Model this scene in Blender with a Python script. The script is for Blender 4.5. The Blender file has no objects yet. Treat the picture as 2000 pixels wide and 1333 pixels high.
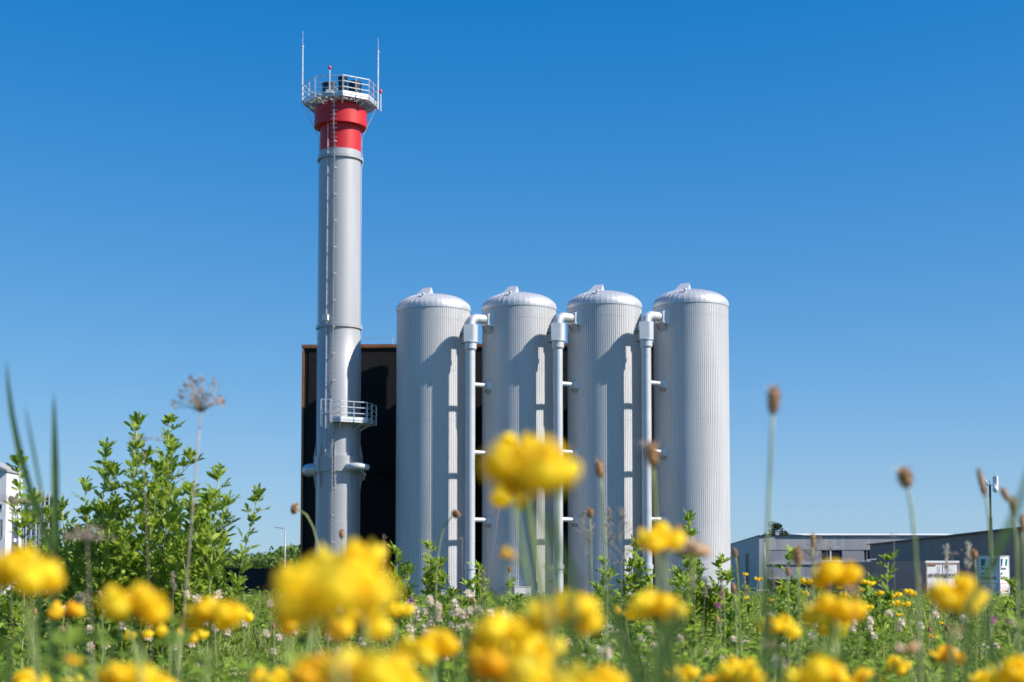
import bpy, math, random
import numpy as np
from mathutils import Vector, Matrix
R = math.radians
random.seed(7); RNG = np.random.default_rng(7)
S = bpy.context.scene; COL = S.collection

# ------------------------------------------------------------------ camera, sky, sun, exposure
F = 3000.0; HZ = 1120.0; PITCH = R(3.6); ZC = 1.75      # focal length and horizon line in photo pixels, eye height over the tank yard
cd = bpy.data.cameras.new('camera'); cam = bpy.data.objects.new('camera', cd); COL.objects.link(cam)
cd.sensor_width = 36; cd.lens = 36*F/2000; cd.clip_start = .02; cd.clip_end = 6000
cam.location = (0, 0, ZC); cam.rotation_euler = (R(90)+PITCH, 0, 0)
SH = HZ-666.5-F*math.tan(PITCH); cd.shift_y = SH/2000
cd.dof.use_dof = True; cd.dof.focus_distance = 9.5; cd.dof.aperture_fstop = 8.0; cd.dof.aperture_blades = 9
S.camera = cam
SUN_AZ, SUN_EL = 72.0, 40.0      # degrees to the right of straight-behind-the-camera, and above the ground
ca = R(SUN_AZ)
sdir = Vector((math.sin(ca)*math.cos(R(SUN_EL)), -math.cos(ca)*math.cos(R(SUN_EL)), math.sin(R(SUN_EL))))
w = bpy.data.worlds.new('World'); S.world = w; w.use_nodes = True
nt = w.node_tree; bg = nt.nodes['Background']
sky = nt.nodes.new('ShaderNodeTexSky'); sky.sky_type = 'NISHITA'; sky.sun_disc = False
sky.sun_elevation = R(SUN_EL); sky.sun_rotation = math.atan2(sdir.x, sdir.y)
sky.altitude = 2000; sky.air_density = 1.0; sky.dust_density = 1.0; sky.ozone_density = 6.0
hs = nt.nodes.new('ShaderNodeHueSaturation'); hs.inputs['Saturation'].default_value = 1.2
# the photograph's own colour response on the sky: each channel of the clear sky gets its own contrast
sp_ = nt.nodes.new('ShaderNodeSeparateColor'); cb_ = nt.nodes.new('ShaderNodeCombineColor')
nt.links.new(sky.outputs[0], hs.inputs['Color']); nt.links.new(hs.outputs[0], sp_.inputs[0])
EXPO = .6; UNIT = .1*2**EXPO
for i, (a_, b_, c_) in enumerate(((1.90, .037, 2.95), (1.59, .024, 1.42), (2.12, .004, 1.68))):   # a(x-b)/(1+cx): shoulder and toe
    N_ = [nt.nodes.new('ShaderNodeMath') for _ in range(6)]
    for q_, (op, v) in zip(N_, (('MULTIPLY', UNIT), ('SUBTRACT', b_), ('MAXIMUM', .002), ('MULTIPLY', c_), ('ADD', 1.0), ('DIVIDE', 1))):
        q_.operation = op; q_.inputs[1].default_value = v
    ln = nt.links.new; ln(sp_.outputs[i], N_[0].inputs[0]); ln(N_[0].outputs[0], N_[1].inputs[0]); ln(N_[1].outputs[0], N_[2].inputs[0])
    ln(N_[0].outputs[0], N_[3].inputs[0]); ln(N_[3].outputs[0], N_[4].inputs[0]); ln(N_[2].outputs[0], N_[5].inputs[0]); ln(N_[4].outputs[0], N_[5].inputs[1])
    o_ = nt.nodes.new('ShaderNodeMath'); o_.operation = 'MULTIPLY'; o_.inputs[1].default_value = a_/UNIT; ln(N_[5].outputs[0], o_.inputs[0]); ln(o_.outputs[0], cb_.inputs[i])
nt.links.new(cb_.outputs[0], bg.inputs['Color'])
bg.inputs['Strength'].default_value = .1
sl = bpy.data.lights.new('sun', 'SUN'); sl.energy = 4.8; sl.angle = R(.5); sl.color = (1, .955, .89)
so = bpy.data.objects.new('sun', sl); COL.objects.link(so); so.rotation_euler = sdir.to_track_quat('Z', 'Y').to_euler()
S.view_settings.view_transform = 'Standard'; S.view_settings.look = 'None'; S.view_settings.exposure = EXPO; S.view_settings.gamma = 1
S.cycles.max_bounces = 6; S.cycles.transparent_max_bounces = 6; S.cycles.use_denoising = True

def at(px, py, D):
    """world point seen at photo pixel px, py at distance D"""
    k = (666.5+SH-py)/F; sp, cp = math.sin(PITCH), math.cos(PITCH)
    Z = D*(k*cp+sp)/(cp-k*sp); dep = D*cp+Z*sp
    return Vector(((px-1000)/F*dep, D, Z+ZC))
def zat(py, D): return at(1000, py, D).z
def sm(a, b, x):
    t = np.clip((np.asarray(x, float)-a)/(b-a), 0, 1); return t*t*(3-2*t)
def ground(x, y):
    x = np.asarray(x, float); y = np.asarray(y, float)
    z = 1.3*(1-sm(7, 80, y)) - 1.4*sm(24, 32, x)*sm(78, 96, y)
    z = z + .035*np.sin(x*1.7+y*.6)*np.cos(y*.9-x*.4)*(1-sm(40, 90, y))*sm(1.5, 4, y)
    return z
def gz(x, y): return float(ground(x, y))

# ------------------------------------------------------------------ materials
def new_mat(name):
    m = bpy.data.materials.new(name); m.use_nodes = True
    return m, m.node_tree, m.node_tree.nodes['Principled BSDF']
def mat(name, col, rough=.5, metal=0, var=.12, scale=3.0, bump=0, bscale=30, spec=.5, streak=0, coat=0):
    m, t, p = new_mat(name); n = t.nodes; L = t.links.new
    p.inputs['Roughness'].default_value = rough; p.inputs['Metallic'].default_value = metal
    p.inputs['Specular IOR Level'].default_value = spec; p.inputs['Coat Weight'].default_value = coat
    tc = n.new('ShaderNodeTexCoord'); nz = n.new('ShaderNodeTexNoise'); nz.inputs['Scale'].default_value = scale
    nz.inputs['Detail'].default_value = 6
    mp = n.new('ShaderNodeMapping'); L(tc.outputs['Object'], mp.inputs[0]); L(mp.outputs[0], nz.inputs['Vector'])
    oi = n.new('ShaderNodeObjectInfo'); vm = n.new('ShaderNodeVectorMath'); vm.operation = 'MULTIPLY'; vm.inputs[1].default_value = (37, 53, 71)
    L(oi.outputs['Random'], vm.inputs[0]); L(vm.outputs[0], mp.inputs['Location'])
    if streak: mp.inputs['Scale'].default_value = (1, 1, 1/streak)
    rp = n.new('ShaderNodeValToRGB'); e = rp.color_ramp.elements
    e[0].position = .3; e[1].position = .7
    e[0].color = [c*(1-var) for c in col[:3]]+[1]; e[1].color = [min(1, c*(1+var)) for c in col[:3]]+[1]
    L(nz.outputs['Fac'], rp.inputs[0]); L(rp.outputs[0], p.inputs['Base Color'])
    mr = n.new('ShaderNodeMapRange'); mr.inputs['To Min'].default_value = rough*.85; mr.inputs['To Max'].default_value = min(1, rough*1.15)
    L(nz.outputs['Fac'], mr.inputs[0]); L(mr.outputs[0], p.inputs['Roughness'])
    if bump:
        b = n.new('ShaderNodeBump'); b.inputs['Strength'].default_value = bump; b.inputs['Distance'].default_value = .02
        z2 = n.new('ShaderNodeTexNoise'); z2.inputs['Scale'].default_value = bscale; z2.inputs['Detail'].default_value = 4
        L(tc.outputs['Object'], z2.inputs['Vector']); L(z2.outputs['Fac'], b.inputs['Height']); L(b.outputs[0], p.inputs['Normal'])
    return m
def leafmat(name, cols, rough=.5, trans=.35, spec=.16, tscale=1.6):
    """cols: ramp picked per separate leaf; part of the light goes through the blade"""
    m, t, p = new_mat(name); n = t.nodes; L = t.links.new
    g = n.new('ShaderNodeNewGeometry'); rp = n.new('ShaderNodeValToRGB'); e = rp.color_ramp.elements
    while len(e) < len(cols): e.new(.5)
    for i, c in enumerate(cols): e[i].position = i/(len(cols)-1); e[i].color = (*c, 1)
    L(g.outputs['Random Per Island'], rp.inputs[0])
    nz = n.new('ShaderNodeTexNoise'); nz.inputs['Scale'].default_value = 90; hs = n.new('ShaderNodeHueSaturation')
    mr = n.new('ShaderNodeMapRange'); mr.inputs['To Min'].default_value = .75; mr.inputs['To Max'].default_value = 1.25
    tc = n.new('ShaderNodeTexCoord'); L(tc.outputs['Object'], nz.inputs['Vector']); L(nz.outputs['Fac'], mr.inputs[0])
    L(mr.outputs[0], hs.inputs['Value']); L(rp.outputs[0], hs.inputs['Color'])
    L(hs.outputs[0], p.inputs['Base Color']); p.inputs['Roughness'].default_value = rough; p.inputs['Specular IOR Level'].default_value = spec
    tr = n.new('ShaderNodeBsdfTranslucent'); mx = n.new('ShaderNodeMixShader'); mx.inputs[0].default_value = trans
    vb = n.new('ShaderNodeHueSaturation'); vb.inputs['Value'].default_value = tscale; vb.inputs['Hue'].default_value = .5
    L(hs.outputs[0], vb.inputs['Color']); L(vb.outputs[0], tr.inputs['Color'])
    L(p.outputs[0], mx.inputs[1]); L(tr.outputs[0], mx.inputs[2]); L(mx.outputs[0], n['Material Output'].inputs['Surface'])
    return m

def panelmat(name, col, width, rough=.55, depth=.012, axis='X', metal=.15, gap=.86):
    """metal cladding sheets standing upright, each `width` metres, pressed ribs as bump"""
    m, t, p = new_mat(name); n = t.nodes; L = t.links.new
    tc = n.new('ShaderNodeTexCoord'); sx = n.new('ShaderNodeSeparateXYZ'); L(tc.outputs['Object'], sx.inputs[0])
    d = n.new('ShaderNodeMath'); d.operation = 'DIVIDE'; d.inputs[1].default_value = width; L(sx.outputs[axis], d.inputs[0])
    f = n.new('ShaderNodeMath'); f.operation = 'FRACT'; L(d.outputs[0], f.inputs[0])
    g = n.new('ShaderNodeMath'); g.operation = 'GREATER_THAN'; g.inputs[1].default_value = gap; L(f.outputs[0], g.inputs[0])
    fl = n.new('ShaderNodeMath'); fl.operation = 'FLOOR'; L(d.outputs[0], fl.inputs[0])
    wn = n.new('ShaderNodeTexWhiteNoise'); wn.noise_dimensions = '1D'; L(fl.outputs[0], wn.inputs['W'])
    mr = n.new('ShaderNodeMapRange'); mr.inputs['To Min'].default_value = .9; mr.inputs['To Max'].default_value = 1.1; L(wn.outputs['Value'], mr.inputs[0])
    hs = n.new('ShaderNodeHueSaturation'); hs.inputs['Color'].default_value = (*col, 1); L(mr.outputs[0], hs.inputs['Value'])
    L(hs.outputs[0], p.inputs['Base Color'])
    b = n.new('ShaderNodeBump'); b.invert = True; b.inputs['Distance'].default_value = depth; L(g.outputs[0], b.inputs['Height']); L(b.outputs[0], p.inputs['Normal'])
    p.inputs['Roughness'].default_value = rough; p.inputs['Metallic'].default_value = metal
    return m

M = dict(
 clad=mat('silver_cladding', (.64, .63, .625), .48, .08, .08, .8, streak=6),
 dome=mat('silver_dome_sheet', (.55, .555, .565), .42, .35, .07, .9),
 pipe=mat('aluminium_pipe_jacket', (.58, .59, .61), .42, .3, .05, 1.2),
 stack=mat('grey_stack_paint', (.40, .40, .41), .44, .15, .11, .5, streak=8),
 red=mat('red_stack_paint', (.56, .014, .018), .48, 0, .16, .8, streak=5, spec=.45),
 galv=mat('galvanised_steel', (.62, .64, .66), .45, .4, .12, 6),
 deck=mat('galvanised_grating', (.42, .43, .44), .55, .3, .15, 12, bump=.4, bscale=60),
 black=mat('black_flue_sheet', (.012, .015, .022), .4, .2, .2, 3),
 facade=mat('black_facade_board', (.015, .014, .0145), .75, 0, .25, .7, bump=.5, bscale=9, spec=.25),
 orange=mat('copper_brown_trim', (.30, .125, .045), .45, .2, .15, 2),
 dark=mat('dark_metal', (.03, .03, .032), .5, .3, .2, 4),
 conc=mat('concrete', (.32, .31, .29), .85, 0, .15, 2.5, bump=.4, bscale=20),
 lamp_red=mat('red_beacon_glass', (.6, .01, .01), .2, 0, .05, 5),
 white=mat('white_paint', (.76, .77, .78), .45, 0, .05, 1.5),
 stem=mat('green_stem', (.19, .25, .05), .55, 0, .25, 40),
 stem_pale=mat('pale_stem', (.30, .34, .13), .6, 0, .25, 40),
 stem_dry=mat('dry_stem', (.36, .29, .23), .8, 0, .3, 50),
 glass=mat('dark_window_glass', (.02, .025, .03), .12, 0, .3, .5, spec=.6),
)
M['leaf'] = leafmat('lucerne_leaf', [(.13, .20, .02), (.20, .29, .028), (.29, .38, .045), (.40, .48, .08)], .5, .42)
M['leaf2'] = leafmat('trefoil_leaf', [(.11, .18, .028), (.18, .26, .035), (.27, .36, .06)], .5, .4)
M['cover'] = leafmat('clover_leaf', [(.07, .13, .018), (.13, .21, .028), (.22, .33, .04), (.34, .45, .07)], .55, .38)
M['grass'] = leafmat('meadow_grass_blade', [(.09, .14, .016), (.15, .22, .026), (.22, .29, .04), (.33, .36, .08), (.52, .46, .24)], .5, .35)
M['blade'] = leafmat('broad_grass_blade', [(.10, .17, .045), (.15, .23, .06)], .45, .4)
M['yellow'] = leafmat('yellow_petal', [(.96, .65, .012), (.97, .75, .03), (.98, .83, .07)], .45, .5, .2, 1.2)
M['amber'] = leafmat('amber_petal', [(.94, .48, .01), (.95, .60, .015), (.96, .72, .03)], .5, .4, .25, 1.1)
M['peach'] = leafmat('faded_peach_petal', [(.80, .45, .22), (.78, .55, .35), (.75, .62, .45)], .6, .35, .2, 1.1)
M['clover'] = leafmat('white_clover_petal', [(.88, .80, .62), (.90, .86, .74), (.76, .50, .38)], .6, .4, .15, 1.15)
M['purple'] = leafmat('purple_clover_petal', [(.42, .10, .30), (.55, .22, .42)], .6, .3, .2, 1.2)
M['seed'] = leafmat('brown_seed_scale', [(.40, .23, .11), (.52, .32, .17), (.62, .42, .24)], .8, .12, .1, 1.1)
M['dry'] = leafmat('dry_umbel', [(.34, .25, .20), (.44, .33, .26), (.40, .33, .29)], .85, .15, .1, 1.1)
M['pinkdry'] = leafmat('dry_pink_umbel', [(.40, .22, .14), (.50, .32, .19), (.27, .18, .14)], .85, .2, .1, 1.1)
M['crown'] = leafmat('tree_foliage', [(.06, .10, .022), (.10, .16, .034), (.14, .21, .045), (.19, .25, .06)], .6, .3)
M['pine'] = leafmat('pine_needles', [(.02, .04, .018), (.035, .06, .025), (.05, .075, .03)], .65, .15)

# ------------------------------------------------------------------ mesh helpers
class MB:
    def __init__(s): s.v = []; s.f = []; s.m = []; s.mi = 0
    def add(s, vs, fs):
        b = len(s.v); s.v += [tuple(v) for v in vs]; s.f += [tuple(b+i for i in f) for f in fs]; s.m += [s.mi]*len(fs); return s
    def box(s, c, d, rz=0, T=None):
        x, y, z = d[0]/2, d[1]/2, d[2]/2
        vs = [Vector((a*x, b*y, e*z)) for a in (-1, 1) for b in (-1, 1) for e in (-1, 1)]
        if rz: q = Matrix.Rotation(rz, 3, 'Z'); vs = [q@v for v in vs]
        if T: vs = [T@v for v in vs]
        c = Vector(c); vs = [v+c for v in vs]
        return s.add(vs, [(0, 1, 3, 2), (4, 6, 7, 5), (0, 4, 5, 1), (2, 3, 7, 6), (0, 2, 6, 4), (1, 5, 7, 3)])
    def bar(s, a, b, wd, hd=None):
        a = Vector(a); b = Vector(b); d = b-a; L = d.length
        if L < 1e-6: return s
        q = d.to_track_quat('X', 'Z').to_matrix()
        return s.box((a+b)/2, (L, wd, hd or wd), T=q)
    def tube(s, pts, rad, n=8, cap=True):
        pts = [Vector(p) for p in pts]
        if not hasattr(rad, '__len__'): rad = [rad]*len(pts)
        vs = []; up = None
        for i, p in enumerate(pts):
            d = (pts[min(i+1, len(pts)-1)]-pts[max(i-1, 0)])
            d = d.normalized() if d.length > 1e-9 else Vector((0, 0, 1))
            if up is None: up = Vector((0, 1, 0)) if abs(d.y) < .9 else Vector((1, 0, 0))
            a = d.cross(up); a = a.normalized() if a.length > 1e-6 else Vector((1, 0, 0)); up = a.cross(d).normalized()
            for k in range(n):
                t = 2*math.pi*k/n; vs.append(p+(a*math.cos(t)+up*math.sin(t))*rad[i])
        fs = [(i*n+k, i*n+(k+1) % n, (i+1)*n+(k+1) % n, (i+1)*n+k) for i in range(len(pts)-1) for k in range(n)]
        if cap: fs += [tuple(range(n-1, -1, -1)), tuple((len(pts)-1)*n+k for k in range(n))]
        return s.add(vs, fs)
    def cyl(s, a, b, r, r2=None, n=24, cap=True): return s.tube([a, b], [r, r if r2 is None else r2], n, cap)
    def lathe(s, prof, c=(0, 0, 0), n=48, cap=True, ph=0):
        vs = []; c = Vector(c)
        for r, z in prof:
            for k in range(n):
                t = 2*math.pi*k/n+ph; vs.append(c+Vector((r*math.cos(t), r*math.sin(t), z)))
        fs = [(i*n+k, i*n+(k+1) % n, (i+1)*n+(k+1) % n, (i+1)*n+k) for i in range(len(prof)-1) for k in range(n)]
        if cap: fs += [tuple(range(n-1, -1, -1)), tuple((len(prof)-1)*n+k for k in range(n))]
        return s.add(vs, fs)
    def prism(s, poly, dz, T=None):
        """poly: 3-D points of a flat outline, dz: extrusion vector"""
        n = len(poly); p = [Vector(q) for q in poly]; d = Vector(dz); vs = p+[q+d for q in p]
        return s.add(vs, [tuple(range(n-1, -1, -1)), tuple(range(n, 2*n))]+[(i, (i+1) % n, n+(i+1) % n, n+i) for i in range(n)])
    def build(s, name, m, parent=None, smooth=False, angle=None):
        me = bpy.data.meshes.new(name); off = parent_off(parent)
        me.from_pydata([(x-off[0], y-off[1], z-off[2]) for x, y, z in s.v], [], s.f)
        for q in (m if isinstance(m, (list, tuple)) else [m]): me.materials.append(q)
        if isinstance(m, (list, tuple)): me.polygons.foreach_set('material_index', s.m)
        me.update()
        if angle is not None: me.polygons.foreach_set('use_smooth', [True]*len(me.polygons)); me.set_sharp_from_angle(angle=R(angle))
        elif smooth: me.polygons.foreach_set('use_smooth', [True]*len(me.polygons))
        return link(name, me, parent)
OFF = {}
def parent_off(p):
    if p is None: return (0, 0, 0)
    return OFF.get(p.name, (0, 0, 0))
def link(name, me, parent=None):
    o = bpy.data.objects.new(name, me); COL.objects.link(o)
    if parent is not None: o.parent = parent; OFF[o.name] = parent_off(parent)
    return o
def np_mesh(name, V, Fq, Ft, m, parent=None, smooth=False):
    """fast mesh from arrays: quads Fq and triangles Ft"""
    V = np.asarray(V, np.float32) - np.asarray(parent_off(parent), np.float32)
    me = bpy.data.meshes.new(name); me.vertices.add(len(V)); me.vertices.foreach_set('co', V.ravel())
    nq, n3 = len(Fq), len(Ft); loops = np.concatenate([np.asarray(Fq, np.int32).ravel(), np.asarray(Ft, np.int32).ravel()])
    me.loops.add(len(loops)); me.loops.foreach_set('vertex_index', loops)
    me.polygons.add(nq+n3)
    st = np.concatenate([np.arange(nq)*4, nq*4+np.arange(n3)*3]).astype(np.int32)
    me.polygons.foreach_set('loop_start', st)
    if smooth: me.polygons.foreach_set('use_smooth', np.ones(nq+n3, bool))
    me.materials.append(m); me.update(calc_edges=True); me.validate()
    return link(name, me, parent)
def tag(o, label=None, cat=None, group=None, kind=None):
    for k, v in (('label', label), ('category', cat), ('group', group), ('kind', kind)):
        if v: o[k] = v
    return o
def thing(name, loc, label, cat, group=None, rz=0):
    o = bpy.data.objects.new(name, None); o.empty_display_size = .2; COL.objects.link(o); o.location = loc; o.rotation_euler.z = rz
    OFF[o.name] = tuple(loc); return tag(o, label, cat, group)
def local_thing(name, loc, label, cat, group=None, rz=0):
    o = thing(name, loc, label, cat, group, rz); OFF[o.name] = (0, 0, 0); return o
def copy_tree(o, loc, label, rz=None, group=None, skip=()):
    kids = {}
    for q in bpy.data.objects: kids.setdefault(q.parent, []).append(q)
    def cp(a, par):
        c = a.copy(); COL.objects.link(c); c.parent = par
        for ch in kids.get(a, []):
            if ch.name.split('.')[0] not in skip: cp(ch, c)
        return c
    c = cp(o, None); c.location = loc
    if rz is not None: c.rotation_euler.z = rz
    c['label'] = label
    if group: c['group'] = group
    return c

class Leaves:
    """many leaflets: origin, direction, face normal, length, width, fold, droop"""
    def __init__(s): s.a = []
    def add(s, o, d, u, L, W, fold=.18, droop=.15, peak=.55): s.a.append((*o, *d, *u, L, W, fold, droop, peak))
    def arrays(s):
        A = np.array(s.a, float); o, d, u = A[:, 0:3], A[:, 3:6], A[:, 6:9]
        L, W, fo, dr, pk = (A[:, i:i+1] for i in range(9, 14))
        d = d/np.linalg.norm(d, axis=1, keepdims=True); r = np.cross(d, u); r /= np.linalg.norm(r, axis=1, keepdims=True)+1e-9; u = np.cross(r, d)
        def mid(t): return o+d*L*t-u*L*dr*t*t
        w1 = W*(.36+.1*(1-pk)); w2 = W*(.34+.2*pk)
        m1, m2 = mid(.3), mid(.7)
        P = [mid(0), m1-r*w1+u*fo*w1, m1, m1+r*w1+u*fo*w1, m2-r*w2+u*fo*w2, m2, m2+r*w2+u*fo*w2, mid(1.)]
        V = np.stack(P, 1).reshape(-1, 3); n = len(A); b = (np.arange(n)*8)[:, None]
        Fq = np.concatenate([b+np.array([[1, 2, 5, 4]]), b+np.array([[2, 3, 6, 5]])])
        Ft = np.concatenate([b+np.array([[0, 3, 2]]), b+np.array([[0, 2, 1]]), b+np.array([[4, 5, 7]]), b+np.array([[5, 6, 7]])])
        return V, Fq, Ft
    def build(s, name, m, parent=None): return np_mesh(name, *s.arrays(), m, parent, True)

def rv(s=1.0): return Vector((random.gauss(0, 1), random.gauss(0, 1), random.gauss(0, 1)))*s
def U(a, b): return random.uniform(a, b)
def lettering(txt, size, name, m, parent, loc, rot, italic=0, bold=0, align='LEFT', sx=1.0, ext=.004):
    c = bpy.data.curves.new(name, 'FONT'); c.body = txt; c.size = size; c.extrude = ext; c.shear = italic; c.offset = bold; c.align_x = align
    o = bpy.data.objects.new('tmp', c); COL.objects.link(o)
    me = bpy.data.meshes.new_from_object(o.evaluated_get(bpy.context.evaluated_depsgraph_get())); bpy.data.objects.remove(o)
    me.materials.clear(); me.materials.append(m)
    T = Matrix.Translation(loc) @ rot.to_4x4() @ Matrix.Diagonal((sx, 1, 1, 1)); me.transform(T)
    off = parent_off(parent); me.transform(Matrix.Translation((-off[0], -off[1], -off[2])))
    me.name = name; return link(name, me, parent)

# ------------------------------------------------------------------ ground
def build_ground():
    ys = np.concatenate([np.linspace(-30, 0, 8)[:-1], np.linspace(0, 12, 60)[:-1], np.linspace(12, 110, 110)[:-1], np.geomspace(110, 4000, 25)])
    xs = np.concatenate([-np.geomspace(60, 4000, 14)[::-1][:-1], np.linspace(-60, 60, 150), np.geomspace(60, 4000, 14)[1:]])
    X, Y = np.meshgrid(xs, ys); V = np.stack([X, Y, ground(X, Y)], -1).reshape(-1, 3)
    nx, ny = len(xs), len(ys); i = np.arange(ny-1)[:, None]*nx+np.arange(nx-1)[None, :]; i = i.reshape(-1, 1)
    Fq = np.concatenate([i, i+1, i+1+nx, i+nx], 1)
    m, t, p = new_mat('meadow_soil'); n = t.nodes; L = t.links.new
    tc = n.new('ShaderNodeTexCoord'); a = n.new('ShaderNodeTexNoise'); a.inputs['Scale'].default_value = 3; a.inputs['Detail'].default_value = 10
    rp = n.new('ShaderNodeValToRGB'); e = rp.color_ramp.elements; e[0].position = .35; e[1].position = .65
    e[0].color = (.025, .035, .012, 1); e[1].color = (.07, .08, .028, 1)
    L(tc.outputs['Object'], a.inputs['Vector']); L(a.outputs['Fac'], rp.inputs[0]); L(rp.outputs[0], p.inputs['Base Color']); p.inputs['Roughness'].default_value = .95
    b = n.new('ShaderNodeBump'); b.inputs['Distance'].default_value = .1; b.inputs['Strength'].default_value = 1; L(a.outputs['Fac'], b.inputs['Height']); L(b.outputs[0], p.inputs['Normal'])
    return tag(np_mesh('ground', V, Fq, np.zeros((0, 3), int), m, None, True), 'green meadow ground running out to the tanks and buildings', None, None, 'structure')
build_ground()

# ------------------------------------------------------------------ tanks
def q_tank(px, D): return at(px, 1120, D).x
TANKS = [(845, 96.0), (1014, 95.5), (1182.5, 95.0), (1353, 94.5)]
TR = 2.31
RIM = zat(605, 95.3)                                            # height of the rim above the yard
def make_tank():
    t = local_thing('storage_tank', (0, 0, 0), '', 'tank', 'four silver tanks standing in a row')
    # pressed-rib cladding in courses, a recessed joint between two courses
    nr = 112; seams = [zat(y, 95.3-TR) for y in (1175, 1128, 1025, 922, 820, 719, 618)]
    rows = []
    zs = [(.0, 0)]
    for sz in seams[1:]: zs += [(sz-.012, 0), (sz-.010, 1), (sz+.010, 1), (sz+.012, 0)]
    zs += [(RIM-.02, 0)]
    prof = [(0, 0), (.30, 0), (.36, 1), (.94, 1)]
    vs = []
    for z, rec in zs:
        for k in range(nr):
            for u, h in prof:
                a = 2*math.pi*(k+u)/nr; r = TR-.05+h*.05-(.012 if rec else 0)
                vs.append((r*math.cos(a), r*math.sin(a), z))
    n = nr*4; b = MB(); b.add(vs, [(i*n+k, i*n+(k+1) % n, (i+1)*n+(k+1) % n, (i+1)*n+k) for i in range(len(zs)-1) for k in range(n)])
    b.build('cladding', M['clad'], t)
    pl = MB(); pl.lathe([(TR+.16, -.6), (TR+.16, -.02), (TR+.10, .0)], n=64); pl.build('foundation', M['conc'], t, angle=30)
    # domed lid of folded sheets
    NG = 44; prof = []
    for k in range(0, 13):
        a = k/12*math.pi/2; prof.append(((TR+.035)*math.cos(a)**.92 if k < 12 else .05, RIM+.07+.98*math.sin(a)))
    prof = [(TR-.05, RIM-.06), (TR+.035, RIM-.06)]+prof
    d = MB(); d.lathe(prof, n=NG); dome = d.build('dome', M['dome'], t)
    for p in dome.data.polygons: p.use_smooth = False
    rb = MB()                                                   # standing seams
    for k in range(NG):
        a = 2*math.pi*k/NG
        rb.tube([((r+.004)*math.cos(a), (r+.004)*math.sin(a), z+.002) for r, z in prof[2:-2]], .007, 4)
    rb.build('standing_seam', M['dome'], dome)
    # wedge-shaped vent cowl
    c = Vector((-.48, -.35, RIM+.95)); q = Matrix.Rotation(R(-22), 3, 'Z'); h = MB()
    P = [Vector(v) for v in ((-.42, -.30, 0), (.30, -.30, 0), (.30, .34, 0), (-.42, .34, 0), (-.16, .12, .56), (.26, .12, .56))]
    P = [q@Vector((v.x*1.3, v.y*1.3, v.z*1.0))+c+Vector((0, 0, -.04)) for v in P]; h.add(P, [(3, 2, 1, 0), (0, 1, 5, 4), (1, 2, 5), (2, 3, 4, 5), (3, 0, 4)]); h.build('vent_cowl', M['pipe'], dome)
    k = MB(); k.cyl((-.55, -1.75, RIM+.58), (-.55, -1.85, RIM+.78), .05, n=10).cyl((-.55, -1.85, RIM+.76), (-.55, -1.88, RIM+.84), .09, n=10); k.build('nozzle', M['pipe'], dome, smooth=True)
    bd = MB(); bd.lathe([(TR+.012, RIM-.09), (TR+.012, RIM-.063)], n=96, cap=False); bd.build('rim_band', M['pipe'], t, smooth=True)
    return t
def zt(py): return zat(py, 93.0)
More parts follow.
